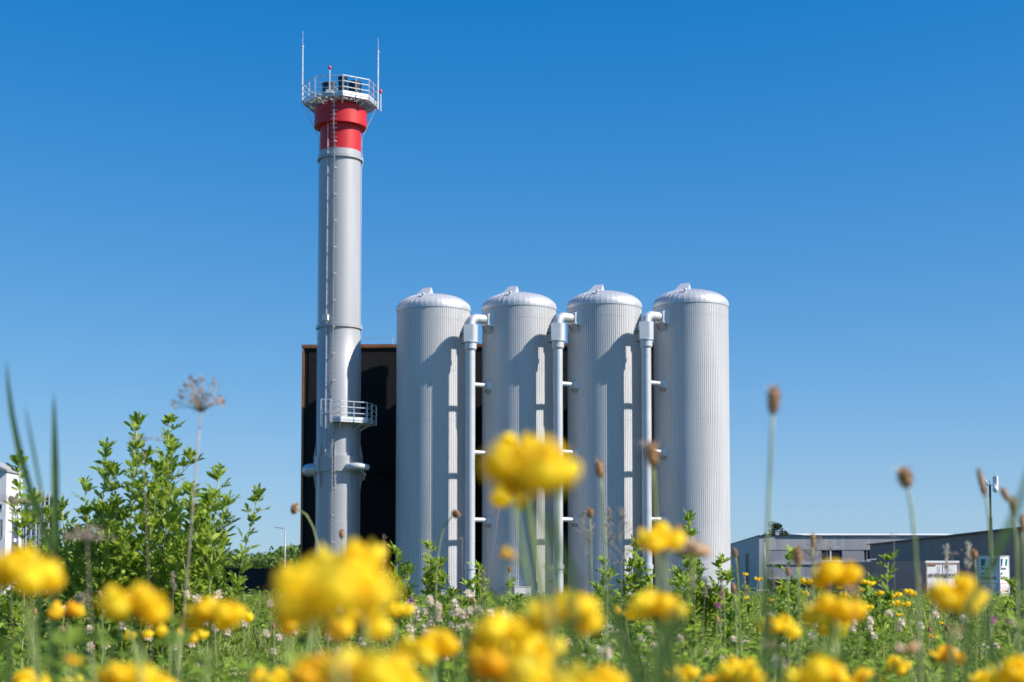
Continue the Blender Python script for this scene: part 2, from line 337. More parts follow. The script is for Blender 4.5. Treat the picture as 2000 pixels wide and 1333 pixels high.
def make_pipe(t):
    d = Vector((-.794, -.608, 0)); r0 = 3.75; ax = d*r0          # riser stands off the tank on its front left side
    zc_ = zt(620); rb = .46; r = .285; p = MB()
    pts = [ax+Vector((0, 0, z)) for z in (-.3, zt(1110), zt(668), zc_-rb)]
    for k in range(1, 7):
        a = k/6*math.pi/2; pts.append(ax-d*(rb*(1-math.cos(a)))+Vector((0, 0, zc_-rb+rb*math.sin(a))))
    pts.append(d*(TR+.25)+Vector((0, 0, zc_)))
    p.tube(pts, r, 24); pipe = p.build('riser_pipe', M['pipe'], t, angle=35)
    for py in range(700, 1100, 50):                             # jacket joints
        m = MB(); m.cyl(ax+Vector((0, 0, zt(py))), ax+Vector((0, 0, zt(py)+.03)), r+.008, n=24); m.build('jacket_joint', M['pipe'], pipe, angle=35)
    for k in (4, 6, 8, 10): m = MB(); m.cyl(pts[k-1], pts[k-1]+(pts[k]-pts[k-1]).normalized()*.03, r+.01, n=24); m.build('jacket_joint', M['pipe'], pipe, angle=35)
    b = MB(); z0, z1 = zt(668), zt(634); cx = Vector((1, 0, 0))
    b.box(ax+Vector((-.16, 0, (z0+z1)/2)), (.50, .74, z1-z0)); b.cyl(ax+Vector((.08, 0, z0)), ax+Vector((.08, 0, z1)), .37, n=24)
    b.build('valve_box', M['pipe'], pipe, angle=35)
    b = MB(); b.cyl(ax+Vector((0, 0, zt(681))), ax+Vector((0, 0, z0-.004)), .37, n=24).cyl(ax+Vector((0, 0, zt(684))), ax+Vector((0, 0, zt(681))), .30, .37, n=24)
    b.cyl(ax+Vector((0, 0, zt(668)-.02)), ax+Vector((0, 0, zt(668)+.04)), .43, n=24); b.build('collar', M['pipe'], pipe, angle=35)
    b = MB(); b.bar(ax+Vector((-.4, 0, zt(652))), ax+Vector((-.62, 0, zt(652))), .05).bar(ax+Vector((-.6, 0, zt(657))), ax+Vector((-.6, 0, zt(647))), .05)
    b.build('valve_handle', M['dark'], pipe); b = MB(); b.bar(ax+Vector((-.3, 0, zt(671))), ax+Vector((-.58, 0, zt(671))), .05); b.build('valve_handle', M['dark'], pipe)
    b = MB(); b.cyl(ax+Vector((0, 0, zt(1112))), ax+Vector((0, 0, zt(1103))), .36, n=24).cyl(ax+Vector((0, 0, -.3)), ax+Vector((0, 0, zt(1112))), .31, n=24)
    b.build('foot_collar', M['pipe'], pipe, angle=35)
    b = MB(); b.bar(ax+Vector((-.3, 0, zt(1136))), ax+Vector((-.6, 0, zt(1136))), .05); b.tube([ax+Vector((-.6, .16*math.cos(a), zt(1136)+.16*math.sin(a))) for a in np.linspace(0, 6.283, 13)], .02, 6)
    b.build('hand_wheel', M['dark'], pipe)
    def hopper(zc, s0, s1, L, nm):
        side = Vector((0, 0, 1)).cross(d).normalized(); b = MB(); e = d*(TR-.06); g = e+d*L
        v = []
        for c, s, zz in ((e, s1, 0), (g, s0, -.02)):
            for x, y in ((-1, -1), (1, -1), (1, 1), (-1, 1)): v.append(c+side*s*x+Vector((0, 0, zc+s*y+zz)))
        b.add(v, [(3, 2, 1, 0), (4, 5, 6, 7), (0, 1, 5, 4), (1, 2, 6, 5), (2, 3, 7, 6), (3, 0, 4, 7)])
        b.add([v[0]*1.0+Vector((0, 0, -s1*.55)), v[0], v[4]], [(0, 1, 2)])
        g_ = MB(); lo = Vector((0, 0, zc-s0*1.0)); p0 = d*(TR-.05)+lo; g_.prism([p0-side*s0*.8, p0-side*s0*.8+d*L*.95, p0-side*s0*.8+Vector((0, 0, -s1*1.15))], side*s0*1.6); g_.build('shade_wedge', M['stack'], pipe)  # added wedge in a darker grey, stands for the shadowed underside of the flange
        return b.build(nm, M['pipe'], pipe)
    hopper(zc_, .34, .50, .42, 'wall_flange')
    for py in (750, 883, 1015):
        b = MB(); z = zt(py); b.cyl(ax-d*.2+Vector((0, 0, z)), d*(TR+.2)+Vector((0, 0, z)), .135, n=16); b.build('brace', M['pipe'], pipe, angle=35)
        hopper(z, .17, .33, .34, 'wall_flange')
tank0 = make_tank(); tank_pipe = local_thing('tmp_pipe', (0, 0, 0), '', 'x')
make_pipe(tank0); bpy.data.objects.remove(tank_pipe)
TL = ['silver ribbed tank beside the chimney, without a riser pipe', 'silver ribbed tank with a grey box at its foot, second from the chimney',
      'silver ribbed tank between the boxed tank and the end tank', 'silver ribbed tank at the end of the row, its right side fully sunlit']
tanks = []
for i, (px, D) in enumerate(TANKS):
    loc = (q_tank(px, D), D, 0); rz = 0.0
    if i == 1: tank0.location = loc; tank0.rotation_euler.z = 0; tank0['label'] = TL[1]; tanks.append(tank0); tank0.rotation_euler.z = rz
    else: tanks.append(copy_tree(tank0, loc, TL[i], rz=rz, skip=('riser_pipe',) if i == 0 else ()))
# grey box at the foot of the second tank
b = MB(); b.box((-.25, -2.75, .05), (1.35, 1.35, 1.75), rz=R(42)); ab = b.build('access_box', M['stack'], tank0)
b = MB(); b.box((-.25, -2.75, .945), (1.42, 1.42, .035), rz=R(42)); b.build('lid', M['stack'], ab)
b = MB(); b.box((1.05, -2.3, .25), (1.0, .5, .9), rz=R(20)); b.box((1.05, -2.3, .72), (1.1, .6, .04), rz=R(20)); b.build('foot_box', M['stack'], tanks[0])

# ------------------------------------------------------------------ chimney
CD = 96.45; CX = at(659, 1120, CD).x
def build_chimney():
    t = thing('chimney', (CX, CD, 0), 'tall grey round chimney with a red top, beside the tanks', 'chimney')
    C = Vector((CX, CD, 0)); k = CD/F
    def z(py): return zat(py, CD)
    zr = z(299); b = MB()
    b.lathe([(1.36, -.3), (1.36, z(1020)), (1.345, z(1020)+.01), (1.345, z(956)), (1.335, z(956)+.01), (1.335, z(699)), (1.33, z(699)+.01), (1.33, z(640)), (1.31, z(640)+.02), (1.31, zr)], C, 96, cap=False)
    b.build('stack_shell', M['stack'], t, angle=30)
    b = MB(); b.lathe([(1.30, zr), (1.302, z(250)), (1.302, z(207))], C, 96, cap=False); red = b.build('red_top', M['red'], t, angle=30)
    b = MB(); b.lathe([(1.31, z(251)), (1.67, z(251)), (1.67, z(236)), (1.662, z(236)+.01), (1.662, z(227)+.01), (1.67, z(227)+.02), (1.67, z(217)), (1.31, z(216))], C, 96, cap=False)
    b.build('red_collar', M['red'], t, angle=30)
    b = MB(); b.lathe([(1.30, z(206)), (1.0, z(206)-.0+.02)], C, 64, cap=True); b.build('stack_cap', M['deck'], t)
    for py, r in ((313, 1.43), (641, 1.42)):
        b = MB(); b.lathe([(1.30, z(py)-.10), (r, z(py)-.10), (r, z(py)-.02), (r, z(py)+.0), (r, z(py)+.07), (1.30, z(py)+.07)], C, 96, cap=False); b.build('joint_ring', M['stack'], t, angle=30)
        bb = MB()
        for q in range(40):
            a = q/40*6.283; p = C+Vector((math.cos(a)*(r-.05), math.sin(a)*(r-.05), z(py)-.13)); bb.cyl(p, p+Vector((0, 0, .23)), .02, n=6)
        bb.build('bolt', M['dark'], t)
    # sleeve with stiffening fins
    b = MB(); b.lathe([(1.345, z(923)), (1.47, z(923)), (1.47, z(893)), (1.345, z(893))], C, 96, cap=False)
    b.build('sleeve', M['stack'], t, angle=30)
    for a in (-92, -45, -2, 45, 90, 135, 180, 225):
        d = Vector((math.sin(R(a)), -math.cos(R(a)), 0)); s = Vector((0, 0, 1)).cross(d)*.015; b = MB()
        b.prism([C+d*1.33+s+Vector((0, 0, z(866))), C+d*1.44+s+Vector((0, 0, z(884))), C+d*1.53+s+Vector((0, 0, z(893))), C+d*1.53+s+Vector((0, 0, z(923))), C+d*1.44+s+Vector((0, 0, z(944))), C+d*1.33+s+Vector((0, 0, z(962)))], -s*2)
        b.build('fin', M['stack'], t)
    # side ducts
    b = MB(); a = C+Vector((-1.2, .3, z(917))); b.tube([a, a+Vector((-.35, .0, 0)), a+Vector((-.62, .12, -.01)), a+Vector((-.76, .38, -.02)), a+Vector((-.78, 1.2, -.02))], .40, 20); b.build('side_duct', M['pipe'], t, angle=35)
    b = MB(); a = C+Vector((.45, -.9, z(914))); b.tube([a, a+Vector((.5, -.55, 0)), a+Vector((.8, -.62, 0)), a+Vector((1.25, -.45, -.02)), a+Vector((1.5, -.2, -.05))], [.20, .21, .215, .215, .2], 18); e = a+Vector((1.5, -.2, -.05)); o = b.build('side_duct', M['pipe'], t, angle=35)
    b = MB(); b.tube([e, e+Vector((.5, 1.0, -.12)), e+Vector((.95, 3.9, -.3))], .2, 16); b.build('black_hose', M['black'], t, angle=35)
    b = MB(); a = C+Vector((1.1, -.2, z(920))); b.tube([a, a+Vector((.4, -.1, -.02)), a+Vector((.6, 0, -.2)), a+Vector((.5, .3, -.5)), a+Vector((.1, .5, -.6))], .1, 12); b.build('drain_elbow', M['pipe'], t, angle=35)
    # ladder on the front, a little left of the middle
    la = R(-7); d = Vector((math.sin(la), -math.cos(la), 0)); sd = Vector((math.cos(la), math.sin(la), 0)); rl = 1.31+.26; b = MB()
    z0, z1 = .2, z(176); n = int((z1-z0)/.28)
    def lr(zz): return rl+(.27 if zz > z(262) else .27*max(0, (zz-z(305))/(z(262)-z(305))))
    for za, zb in ((z0, z(305)), (z(305), z(262)), (z(262), z1)): b.bar(C+d*lr(za-.001)+Vector((0, 0, za)), C+d*lr(zb+.001 if zb > z(263) else zb)+Vector((0, 0, zb)), .055)
    for i in range(n):
        zz = z0+i*.28; rr = lr(zz); b.bar(C+d*rr-sd*.2+Vector((0, 0, zz)), C+d*rr+sd*.2+Vector((0, 0, zz)), .028)
    for i in range(0, n, 6):
        zz = z0+i*.28+.1
        for q in (-1, 1): b.bar(C+d*1.25+sd*.1*q+Vector((0, 0, zz)), C+d*lr(zz)+Vector((0, 0, zz)), .04)
    b.build('ladder', M['deck'], t)
    # cable conduit with two junction boxes, and lightning conductors down both sides
    a2 = R(-29); d2 = Vector((math.sin(a2), -math.cos(a2), 0)); b = MB(); b.tube([C+d2*1.39+Vector((0, 0, z(885))), C+d2*1.36+Vector((0, 0, z(245)))], .028, 6)
    for py in range(300, 880, 30): b.box(C+d2*1.35+Vector((0, 0, z(py))), (.10, .10, .03), rz=a2)
    b.build('cable_conduit', M['galv'], t)
    for py in (241, 627): b = MB(); b.box(C+d2*1.46+Vector((0, 0, z(py))), (.34, .22, .36), rz=a2); b.build('junction_box', M['white'], t)
    for s in (-1, 1):
        b = MB(); pts = [(2.25*s, z(213)), (1.5*s, z(262)), (1.36*s, z(272)), (1.35*s, z(300)), (1.46*s, z(316)), (1.35*s, z(330)), (1.35*s, z(630)), (1.46*s, z(643)), (1.37*s, z(655)), (1.37*s, z(866)), (1.52*s, z(893)), (1.52*s, z(925)), (1.38*s, z(960)), (1.38*s, .1)]
        b.tube([C+Vector((x, -.05, zz)) for x, zz in pts], .022, 5); b.build('lightning_cable', M['galv'], t)
    # three black flues
    for nm, px, yy, r, hh in (('flue', 637, -.55, .42, 1.22), ('flue', 661, .45, .29, 1.95), ('flue', 688, -.3, .42, 1.38)):
        x = at(px, 1120, CD).x; zb = z(206); b = MB(); b.lathe([(r, zb), (r, zb+hh-.1), (r+.02, zb+hh-.1), (r+.02, zb+hh), (r-.06, zb+hh), (r-.06, zb+hh-.5)], (x, CD+yy, 0), 28, cap=False)
        b.lathe([(r-.05, zb+hh-.45), (r-.06, zb+hh-.44)], (x, CD+yy, 0), 28); b.build(nm, M['black'], t, angle=35)
    # top platform
    zd = z(204); V8 = [R(-35.5+45*i) for i in range(8)]; RO = 2.38
    def pt(a, r, zz=0): return C+Vector((math.sin(a)*r, -math.cos(a)*r, zd+zz))
    pf = MB()
    for i in range(8):
        a, c = V8[i], V8[(i+1) % 8]
        r_ = 1.40
        while r_ < RO-.02: pf.bar(pt(a, r_, -.015), pt(c, r_, -.015), .035, .03); r_ += .075
    plat = pf.build('platform', M['deck'], t)
    fr = MB()
    for i in range(8):
        a, c = V8[i], V8[(i+1) % 8]; m_ = (a+c)/2
        if i == 7: m_ = a+R(22.5)
        for r in (RO-.04, 1.9, 1.45):
            fr.bar(pt(a, r, -.09), pt(c, r, -.09), .06, .10)
        fr.bar(pt(a, 1.3, -.10), pt(a, RO, -.10), .07, .14)
        mr = RO*math.cos(R(22.5))
        for dm in (-.16, .16): fr.bar(pt(m_+dm*.4, 1.3, -.10), pt(m_+dm, mr*1.01, -.10), .05, .10)
    fr.build('floor_beam', M['galv'], plat)
    for i in range(8):
        a = V8[i]; b = MB(); b.bar(pt(a, 1.3, -.62), pt(a, 1.95, -.17), .11, .09).bar(pt(a, 1.33, -.75), pt(a, 1.33, -.12), .12, .05); b.build('bracket', M['galv'], plat)
    rl_ = MB()
    for i in range(8):
        a, c = V8[i], V8[(i+1) % 8]
        for h in (.42, .78, 1.14): rl_.tube([pt(a, RO, h), pt(c, RO, h)], .026 if h < 1 else .032, 6)
        rl_.bar(pt(a, RO, .09), pt(c, RO, .09), .012, .18)
    rl_.build('guard_rail', M['galv'], plat)
    for i in range(8):
        a, c = V8[i], V8[(i+1) % 8]
        for q in (pt(a, RO), (pt(a, RO)+pt(c, RO))/2): b = MB(); b.bar(q+Vector((0, 0, -.12)), q+Vector((0, 0, 1.15)), .06); b.build('rail_post', M['galv'], plat)
    # lightning rods and red beacons
    for px, top, mid, bot, a in ((587.5, 66, 98, 205, -80.5), (732.5, 78, 108, 218, 80)):
        b = MB(); q = pt(R(a), RO+.06); x = q.x; y = q.y; b.cyl((x, y, z(bot)), (x, y, z(mid)), .06, .045, n=8).cyl((x, y, z(mid)), (x, y, z(mid)+.12), .075, n=8).cyl((x, y, z(mid)), (x, y, z(top)), .024, .012, n=6)
        b.bar((x, y, z(165)), pt(R(a), RO-.02, 1.0), .05); b.build('lightning_rod', M['galv'], t)
    q = pt(R(-12), RO*.93); b = MB(); b.cyl(q+Vector((0, 0, 0)), q+Vector((0, 0, 1.55)), .04, n=8).box(q+Vector((-.0, -.1, .12)), (.42, .1, .22)); bp = b.build('beacon_pole', M['galv'], t)
    b = MB(); b.lathe([(.08, 1.55), (.085, 1.6), (.085, 1.72), (.04, 1.79)], q, 12); b.build('beacon_lamp', M['lamp_red'], bp, smooth=True)
    q = pt(R(88), RO+.18); b = MB(); b.cyl(q+Vector((0, 0, -.5)), q+Vector((0, 0, .68)), .04, n=8).bar(q+Vector((0, 0, .0)), pt(R(88), RO-.1, 0), .05); bp = b.build('beacon_pole', M['galv'], t)
    b = MB(); b.lathe([(.08, .68), (.085, .73), (.085, .86), (.04, .93)], q, 12); b.build('beacon_lamp', M['lamp_red'], bp, smooth=True)
    # middle platform round the right-hand side
    zd = z(826); V = [R(-5), R(9.5), R(54.5), R(99.5), R(135)]; RR = [RO*math.cos(R(22.5))/math.cos(R(-5+13)), RO, RO, RO, RO*.95]; RR[0] = RO*.93
    pf = MB()
    for i in range(4):
        a, c = V[i], V[i+1]; ra, rc = RR[i], RR[i+1]
        pf.add([pt(a, ra, -.04), pt(c, rc, -.04), pt(c, 1.36, -.04), pt(a, 1.36, -.04), pt(a, ra, .0), pt(c, rc, .0), pt(c, 1.36, .0), pt(a, 1.36, .0)],
               [(0, 1, 2, 3), (7, 6, 5, 4), (0, 4, 5, 1), (1, 5, 6, 2), (2, 6, 7, 3), (3, 7, 4, 0)])
    plat = pf.build('platform', M['deck'], t); rl_ = MB(); fr = MB()
    for i in range(4):
        a, c = V[i], V[i+1]; ra, rc = RR[i], RR[i+1]
        for h in (.40, .76, 1.12): rl_.tube([pt(a, ra, h), pt(c, rc, h)], .027, 6)
        rl_.bar(pt(a, ra, .08), pt(c, rc, .08), .012, .18); fr.bar(pt(a, ra-.05, -.10), pt(c, rc-.05, -.10), .06, .10)
    for a in V: fr.bar(pt(a, 1.3, -.11), pt(a, RO*.95, -.11), .06, .12)
    rl_.tube([pt(V[-1], 1.4, 1.12), pt(V[-1], RR[-1], 1.12)], .027, 6); rl_.tube([pt(V[-1], 1.4, .6), pt(V[-1], RR[-1], .6)], .027, 6)
    rl_.build('guard_rail', M['galv'], plat); fr.build('floor_beam', M['galv'], plat)
    for i in range(5):
        a = V[i]; q = pt(a, RR[i]); b = MB(); b.bar(q+Vector((0, 0, -.12)), q+Vector((0, 0, 1.13)), .055); b.build('rail_post', M['galv'], plat)
        if i in (1, 2): q = (q+pt(V[i+1], RR[i+1]))/2; b = MB(); b.bar(q+Vector((0, 0, -.12)), q+Vector((0, 0, 1.13)), .055); b.build('rail_post', M['galv'], plat)
        b = MB(); b.bar(pt(a, 1.33, -.5), pt(a, 1.95, -.15), .07); b.build('bracket', M['galv'], plat)
    # frame round the ladder opening
    b = MB(); xs = [C.x+v for v in (-.86, -.6, -.26)]
    yf, yb = CD-2.0, CD-1.35
    for x in xs[:2]: b.bar((x, yf, z(838)), (x, yf, z(787)), .05)
    b.bar((xs[0], yb, z(838)), (xs[0], yb, z(787)), .05)
    for py in (787, 812, 838):
        b.bar((xs[0], yf, z(py)), (xs[2]-.02, yf, z(py)), .04); b.bar((xs[0], yf, z(py)), (xs[0], yb, z(py)), .04)
    b.bar((xs[2]-.04, yf, z(838)), (xs[2]-.04, yf, z(787)), .05); b.bar((xs[2], yf, z(787)), pt(V[0], RR[0], 1.12), .04)
    b.build('gate_frame', M['galv'], plat)
    b = MB(); b.lathe([(1.6, -.5), (1.6, .08), (1.4, .09)], C, 48); b.build('foundation', M['conc'], t)
    return t
build_chimney()

# ------------------------------------------------------------------ black boiler house behind
FD0 = 99.75
def build_hall():
    xl = at(589, 1120, FD0).x; xr = at(1400, 1120, FD0).x; zt_ = zat(678, FD0); L = xr-xl
    t = local_thing('boiler_house', (xl, FD0, 0), 'black windowless boiler house with a copper brown roof edge, behind chimney and tanks', 'building', rz=R(-2.5))
    b = MB(); b.box((L/2, 9, zt_/2-.25), (L, 18, zt_+.5-.02)); b.build('wall', M['facade'], t)
    b = MB(); n = 0
    pw = 1.15; x = .35                                           # board joints and face boards, open 12 mm gaps
    while x+pw < L:
        zz = 0
        for h in (3.3, 3.3, 3.3, zt_-9.9-.25):
            b.box((x+pw/2, -.02, zz+h/2), (pw-.014, .04, h-.014)); zz += h
        x += pw
    b.build('face_board', M['facade'], t)
    b = MB(); b.box((L/2, -.04, zt_+.03), (L+.2, .20, .20)); b.box((L/2, -.03, zt_-.10), (L+.14, .14, .06)); b.build('roof_edge', M['orange'], t)
    b = MB(); b.box((.0, -.05, zt_/2-.2), (.14, .22, zt_-.08)); b.build('corner_trim', M['orange'], t)
    r = MB(); zr = zt_+.75
    r.tube([(0.3, 1.2, zr), (L, 1.2, zr)], .016, 5); r.tube([(.3, 1.2, zt_+.3), (L, 1.2, zt_+.3)], .012, 5)
    rr = r.build('roof_rail', M['galv'], t); p = MB()
    x = 5.7-3.9
    while x < L: p.cyl((x, 1.2, zt_), (x, 1.2, zr), .03, n=6); x += 3.9
    p.build('rail_post', M['galv'], rr)
    # low black yard wall to the left
    x0 = at(430, 1120, FD0).x; x1 = xl-.3; h = zat(1112, FD0)
    m = mat('black_wall_board', (.012, .011, .012), .7, 0, .2, 2, bump=.3)
    w_ = thing('yard_wall', (x0, FD0+1, 0), 'low black board wall left of the boiler house, below the woods', 'wall')
    b = MB()
    b.box(((x0+x1)/2, FD0+1, h/2-.4), (x1-x0, .2, h+.8)); b.build('wall_board', m, w_)
    b = MB(); b.box(((x0+x1)/2, FD0+1, h+.03), (x1-x0+.06, .32, .06)); b.build('coping', M['dark'], w_)
build_hall()

# ------------------------------------------------------------------ right-hand buildings
def wall_uv(A, B, x, y, z, s=1):
    """point at x metres along A->B, y metres out of the wall (towards the camera), height z"""
    d = (B-A).normalized(); n = Vector((d.y, -d.x, 0)); return A+d*x+n*y+Vector((0, 0, z))
def build_office():
    DA = 150.0; A = at(1483, 1120, DA); A.z = 0; B = at(1900, 1120, DA); B.z = 0; Cc = at(1424, 1120, 198.0); Cc.z = 0
    t = thing('office_building', (A.x, A.y, -1.4), 'grey two storey building with ribbed upper wall and sunlit roof rim', 'building')
    m1 = panelmat('office_ribbed_sheet', (.43, .42, .41), .42); mg = mat('office_plain_panel', (.48, .46, .44), .6, 0, .06, .3)
    z0 = -1.5; zt_ = zat(1047, DA); L = (B-A).length; W = (Cc-A).length
    zy = lambda py: zat(py, DA)
    def rect(mb, P, Q, xa, xb, za, zb, out, th):
        p = [wall_uv(P, Q, xa, out, za), wall_uv(P, Q, xb, out, za), wall_uv(P, Q, xb, out, zb), wall_uv(P, Q, xa, out, zb)]
        nrm = (wall_uv(P, Q, 0, 1, 0)-P); mb.prism(p, -nrm*th)
    sc = DA/F
    core = MB(); core.prism([A+Vector((.1, .1, z0)), B+Vector((0, .1, z0)), B+Vector((0, 40, z0)), Cc+Vector((.1, .1, z0))], (0, 0, zt_-z0-.06)); core.build('core', M['dark'], t)
    b = MB(); rect(b, A, B, 14.5*sc, L, zy(1074.5), zt_-.01, .0, .1); b.build('upper_wall', m1, t)
    b = MB(); rect(b, A, B, 0, 14*sc, z0, zt_-.01, .02, .2); rect(b, A, B, 14*sc, L, zy(1103), zy(1096.5), .06, .25); rect(b, A, B, 14*sc, L, zy(1132), zy(1126), .04, .25); b.build('concrete_band', mat('office_pale_band', (.42, .44, .45), .7, 0, .06, .4), t)
    for (ya, yb) in ((1096.5, 1075), (1126, 1103)):
        xs = [(14, 121, 0), (121, 162, 1), (162, 204, 0), (204, 217, 1), (217, 300, 0), (300, 330, 1), (330, 410, 0)]
        for i, (xa, xb, gl) in enumerate(xs):
            if gl:
                f = MB(); rect(f, A, B, xa*sc, xb*sc, zy(ya), zy(yb), -.12, .05); fo = f.build('window', M['glass'], t)
                g = MB()
                for xx in (xa+.6, (xa+xb)/2, xb-.6): rect(g, A, B, (xx-.5)*sc, (xx+.5)*sc, zy(ya), zy(yb), -.06, .05)
                rect(g, A, B, xa*sc, xb*sc, zy(ya), zy(ya)+.06, -.05, .05); g.build('frame', M['galv'], fo)
            else:
                f = MB(); rect(f, A, B, (xa+.4)*sc, (xb-.4)*sc, zy(ya)+.02, zy(yb), -.03, .1); f.build('blind_panel', panelmat('shutter_sheet', (.34, .34, .37), 1.1, gap=.95), t)
    # receding left wall with tall windows
    b = MB(); rect(b, Cc, A, 0, W, zy(1078), zt_-.01, 0, .2)
    segs = [(0, .30*W), (.41*W, .62*W), (.73*W, W)]
    for xa, xb in segs: rect(b, Cc, A, xa, xb, z0, zy(1078), 0, .2)
    b.build('side_wall', mg, t)
    for xa, xb in ((.30*W, .41*W), (.62*W, .73*W)):
        for za, zb in ((zy(1103), zy(1078)), (zy(1140), zy(1109))):
            g = MB(); rect(g, Cc, A, xa, xb, za, zb, -.35, .05); go = g.build('window', M['glass'], t)
            f = MB()
            for q in (0, .5, 1): xx = xa+(xb-xa-.25)*q; rect(f, Cc, A, xx, xx+.22, za, zb, -.3, .05)
            f.build('frame', M['galv'], go)
        g = MB(); rect(g, Cc, A, xa, xb, zy(1109), zy(1103), -.1, .2); g.build('spandrel', mg, t)
    b = MB(); rect(b, A, B, -.1, L, zt_, zt_+.06, .12, .5); rect(b, Cc, A, 0, W+.1, zt_, zt_+.06, .10, .5); b.build('roof_edge', M['dark'], t)
    b = MB(); b.prism([(A.x+4.5, DA+.4, zt_+.05), (A.x+4.5, DA+9, zt_+.05), (A.x+4.5, DA+9, zt_+.44), (A.x+4.5, DA+.4, zt_+.09)], (L-4.5, 0, 0)); b.build('roof_sheet', M['white'], t)  # white sheet tilted to catch the sun, stands for glare on the roof top
    b = MB(); c = at(1518, 1043, DA+4); b.box((c.x, c.y, zt_+.3), (.34, .4, .6)); b.box((c.x, c.y, zt_+.62), (.46, .5, .06)); b.build('roof_vent', M['pipe'], t)
build_office()

def build_shed():
    A = at(1700, 1120, 147.0); A.z = 0; B = at(2120, 1120, 80.5); B.z = 0; E = at(1000, 1065, 147.0).z
    d = (B-A).normalized(); n = Vector((-d.y, d.x, 0)); t = thing('warehouse', (A.x, A.y, -1.5), 'dark grey ribbed warehouse behind the white trailer', 'building')
    L = (B-A).length; m, tt, p = new_mat('warehouse_sheet')
    m = panelmat('warehouse_ribbed_sheet', (.25, .24, .235), .35, .6)
    o = MB(); w_ = 12.0
    o.box((L/2, w_/2, (E-1.6)/2-.0), (L, w_, E+1.6)); q = Matrix.Rotation(math.atan2(d.y, d.x), 3, 'Z')
    o.v = [tuple(Vector(v)) for v in o.v]; ob = o.build('wall', m, None); ob.parent = t; ob.rotation_euler.z = math.atan2(d.y, d.x)
    b = MB(); b.box((L/2, -.03, E+.05), (L+.2, .5, .09)).box((L/2, .2, E+.0), (L+.1, .3, .1)); e = b.build('roof_edge', M['dark'], None); e.parent = t; e.rotation_euler.z = math.atan2(d.y, d.x)
    for k in (ob, e): k.location = (0, 0, 1.5)
build_shed()

# trailer with its rear doors towards us
def build_trailer():
    D = 89.0; xa, xb = at(1808, 1120, D).x, at(1879, 1120, D).x; W = xb-xa; zt_ = zat(1096, D); zb = zt_-2.85; yaw = R(14)
    g = gz(26, 89); t = local_thing('trailer', (xa, D, g), 'white box trailer parked by the warehouse with its rear doors closed', 'trailer', rz=yaw)
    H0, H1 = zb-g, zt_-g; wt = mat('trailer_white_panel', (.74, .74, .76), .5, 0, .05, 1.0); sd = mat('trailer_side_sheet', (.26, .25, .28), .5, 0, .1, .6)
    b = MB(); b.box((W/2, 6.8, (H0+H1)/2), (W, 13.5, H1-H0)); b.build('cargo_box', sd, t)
    for s in (0, 1):
        b = MB(); b.box((W*(.25+.5*s), -.02, (H0+H1)/2-.05), (W/2-.07, .08, H1-H0-.32)); dr = b.build('door', wt, t)
        k = MB()
        for x in (.18, .30): xx = W/2+(x if s else -x); k.cyl((xx, -.085, H0+.1), (xx, -.085, H1-.25), .010, n=6)
        k.build('lock_rod', M['pipe'], dr)
    f = MB(); f.box((W/2, -.0, H1-.05), (W+.06, .16, .12)); f.build('roof_rail', M['white'], t)
    f = MB(); f.box((.02, -.03, (H0+H1)/2-.05), (.06, .14, H1-H0-.2)).box((W-.02, -.03, (H0+H1)/2-.05), (.06, .14, H1-H0-.2)).box((W/2, -.05, H1-.17), (W, .06, .05)); f.build('door_frame', mat('trailer_brown_frame', (.38, .27, .25), .6), t)
    f = MB(); f.box((.35, -.075, H1-.24), (.5, .03, .09)); f.build('marker_lamp', M['orange'], t)
    f = MB(); f.box((W/2, -.06, H0+.35), (W-.1, .03, .05)); f.build('door_stripe', mat('trailer_red_stripe', (.4, .03, .05), .5), t)
    f = MB(); f.box((W/2, .1, H0-.25), (W, .15, .3)).box((W/2, 6.5, H0-.2), (W-.6, 12.5, .35)); f.build('chassis', M['dark'], t)
    for s in (.25, W-.25):
        f = MB(); f.box((s, -.0, H0-.2), (.35, .06, .14)); f.build('tail_lamp', M['lamp_red'], t)
        for y in (1.6, 2.9, 4.2):
            f = MB(); f.cyl((s-.14, y, .5), (s+.14, y, .5), .5, n=24); wh = f.build('wheel', M['black'], t, angle=35)
            f = MB(); f.cyl((s-.16, y, .5), (s+.16, y, .5), .25, n=16); f.build('rim', M['pipe'], wh, angle=35)
    rot = Matrix.Rotation(R(90), 3, 'X'); tm = mat('dark_lettering', (.03, .03, .05), .5)
    lettering('BF-TRANSPORT', .31, 'lettering', tm, t, Vector((W/2, -.10, H1-.95)), rot, .25, .008, 'CENTER', .88)
    lettering('TRANSPORT', .55, 'lettering', mat('pale_lettering', (.5, .5, .5), .6), t, Vector((-.012, 9.6, H1-1.15)), Matrix.Rotation(R(-90), 3, 'Z')@rot, .2, .01, 'LEFT', 1.2)
build_trailer()

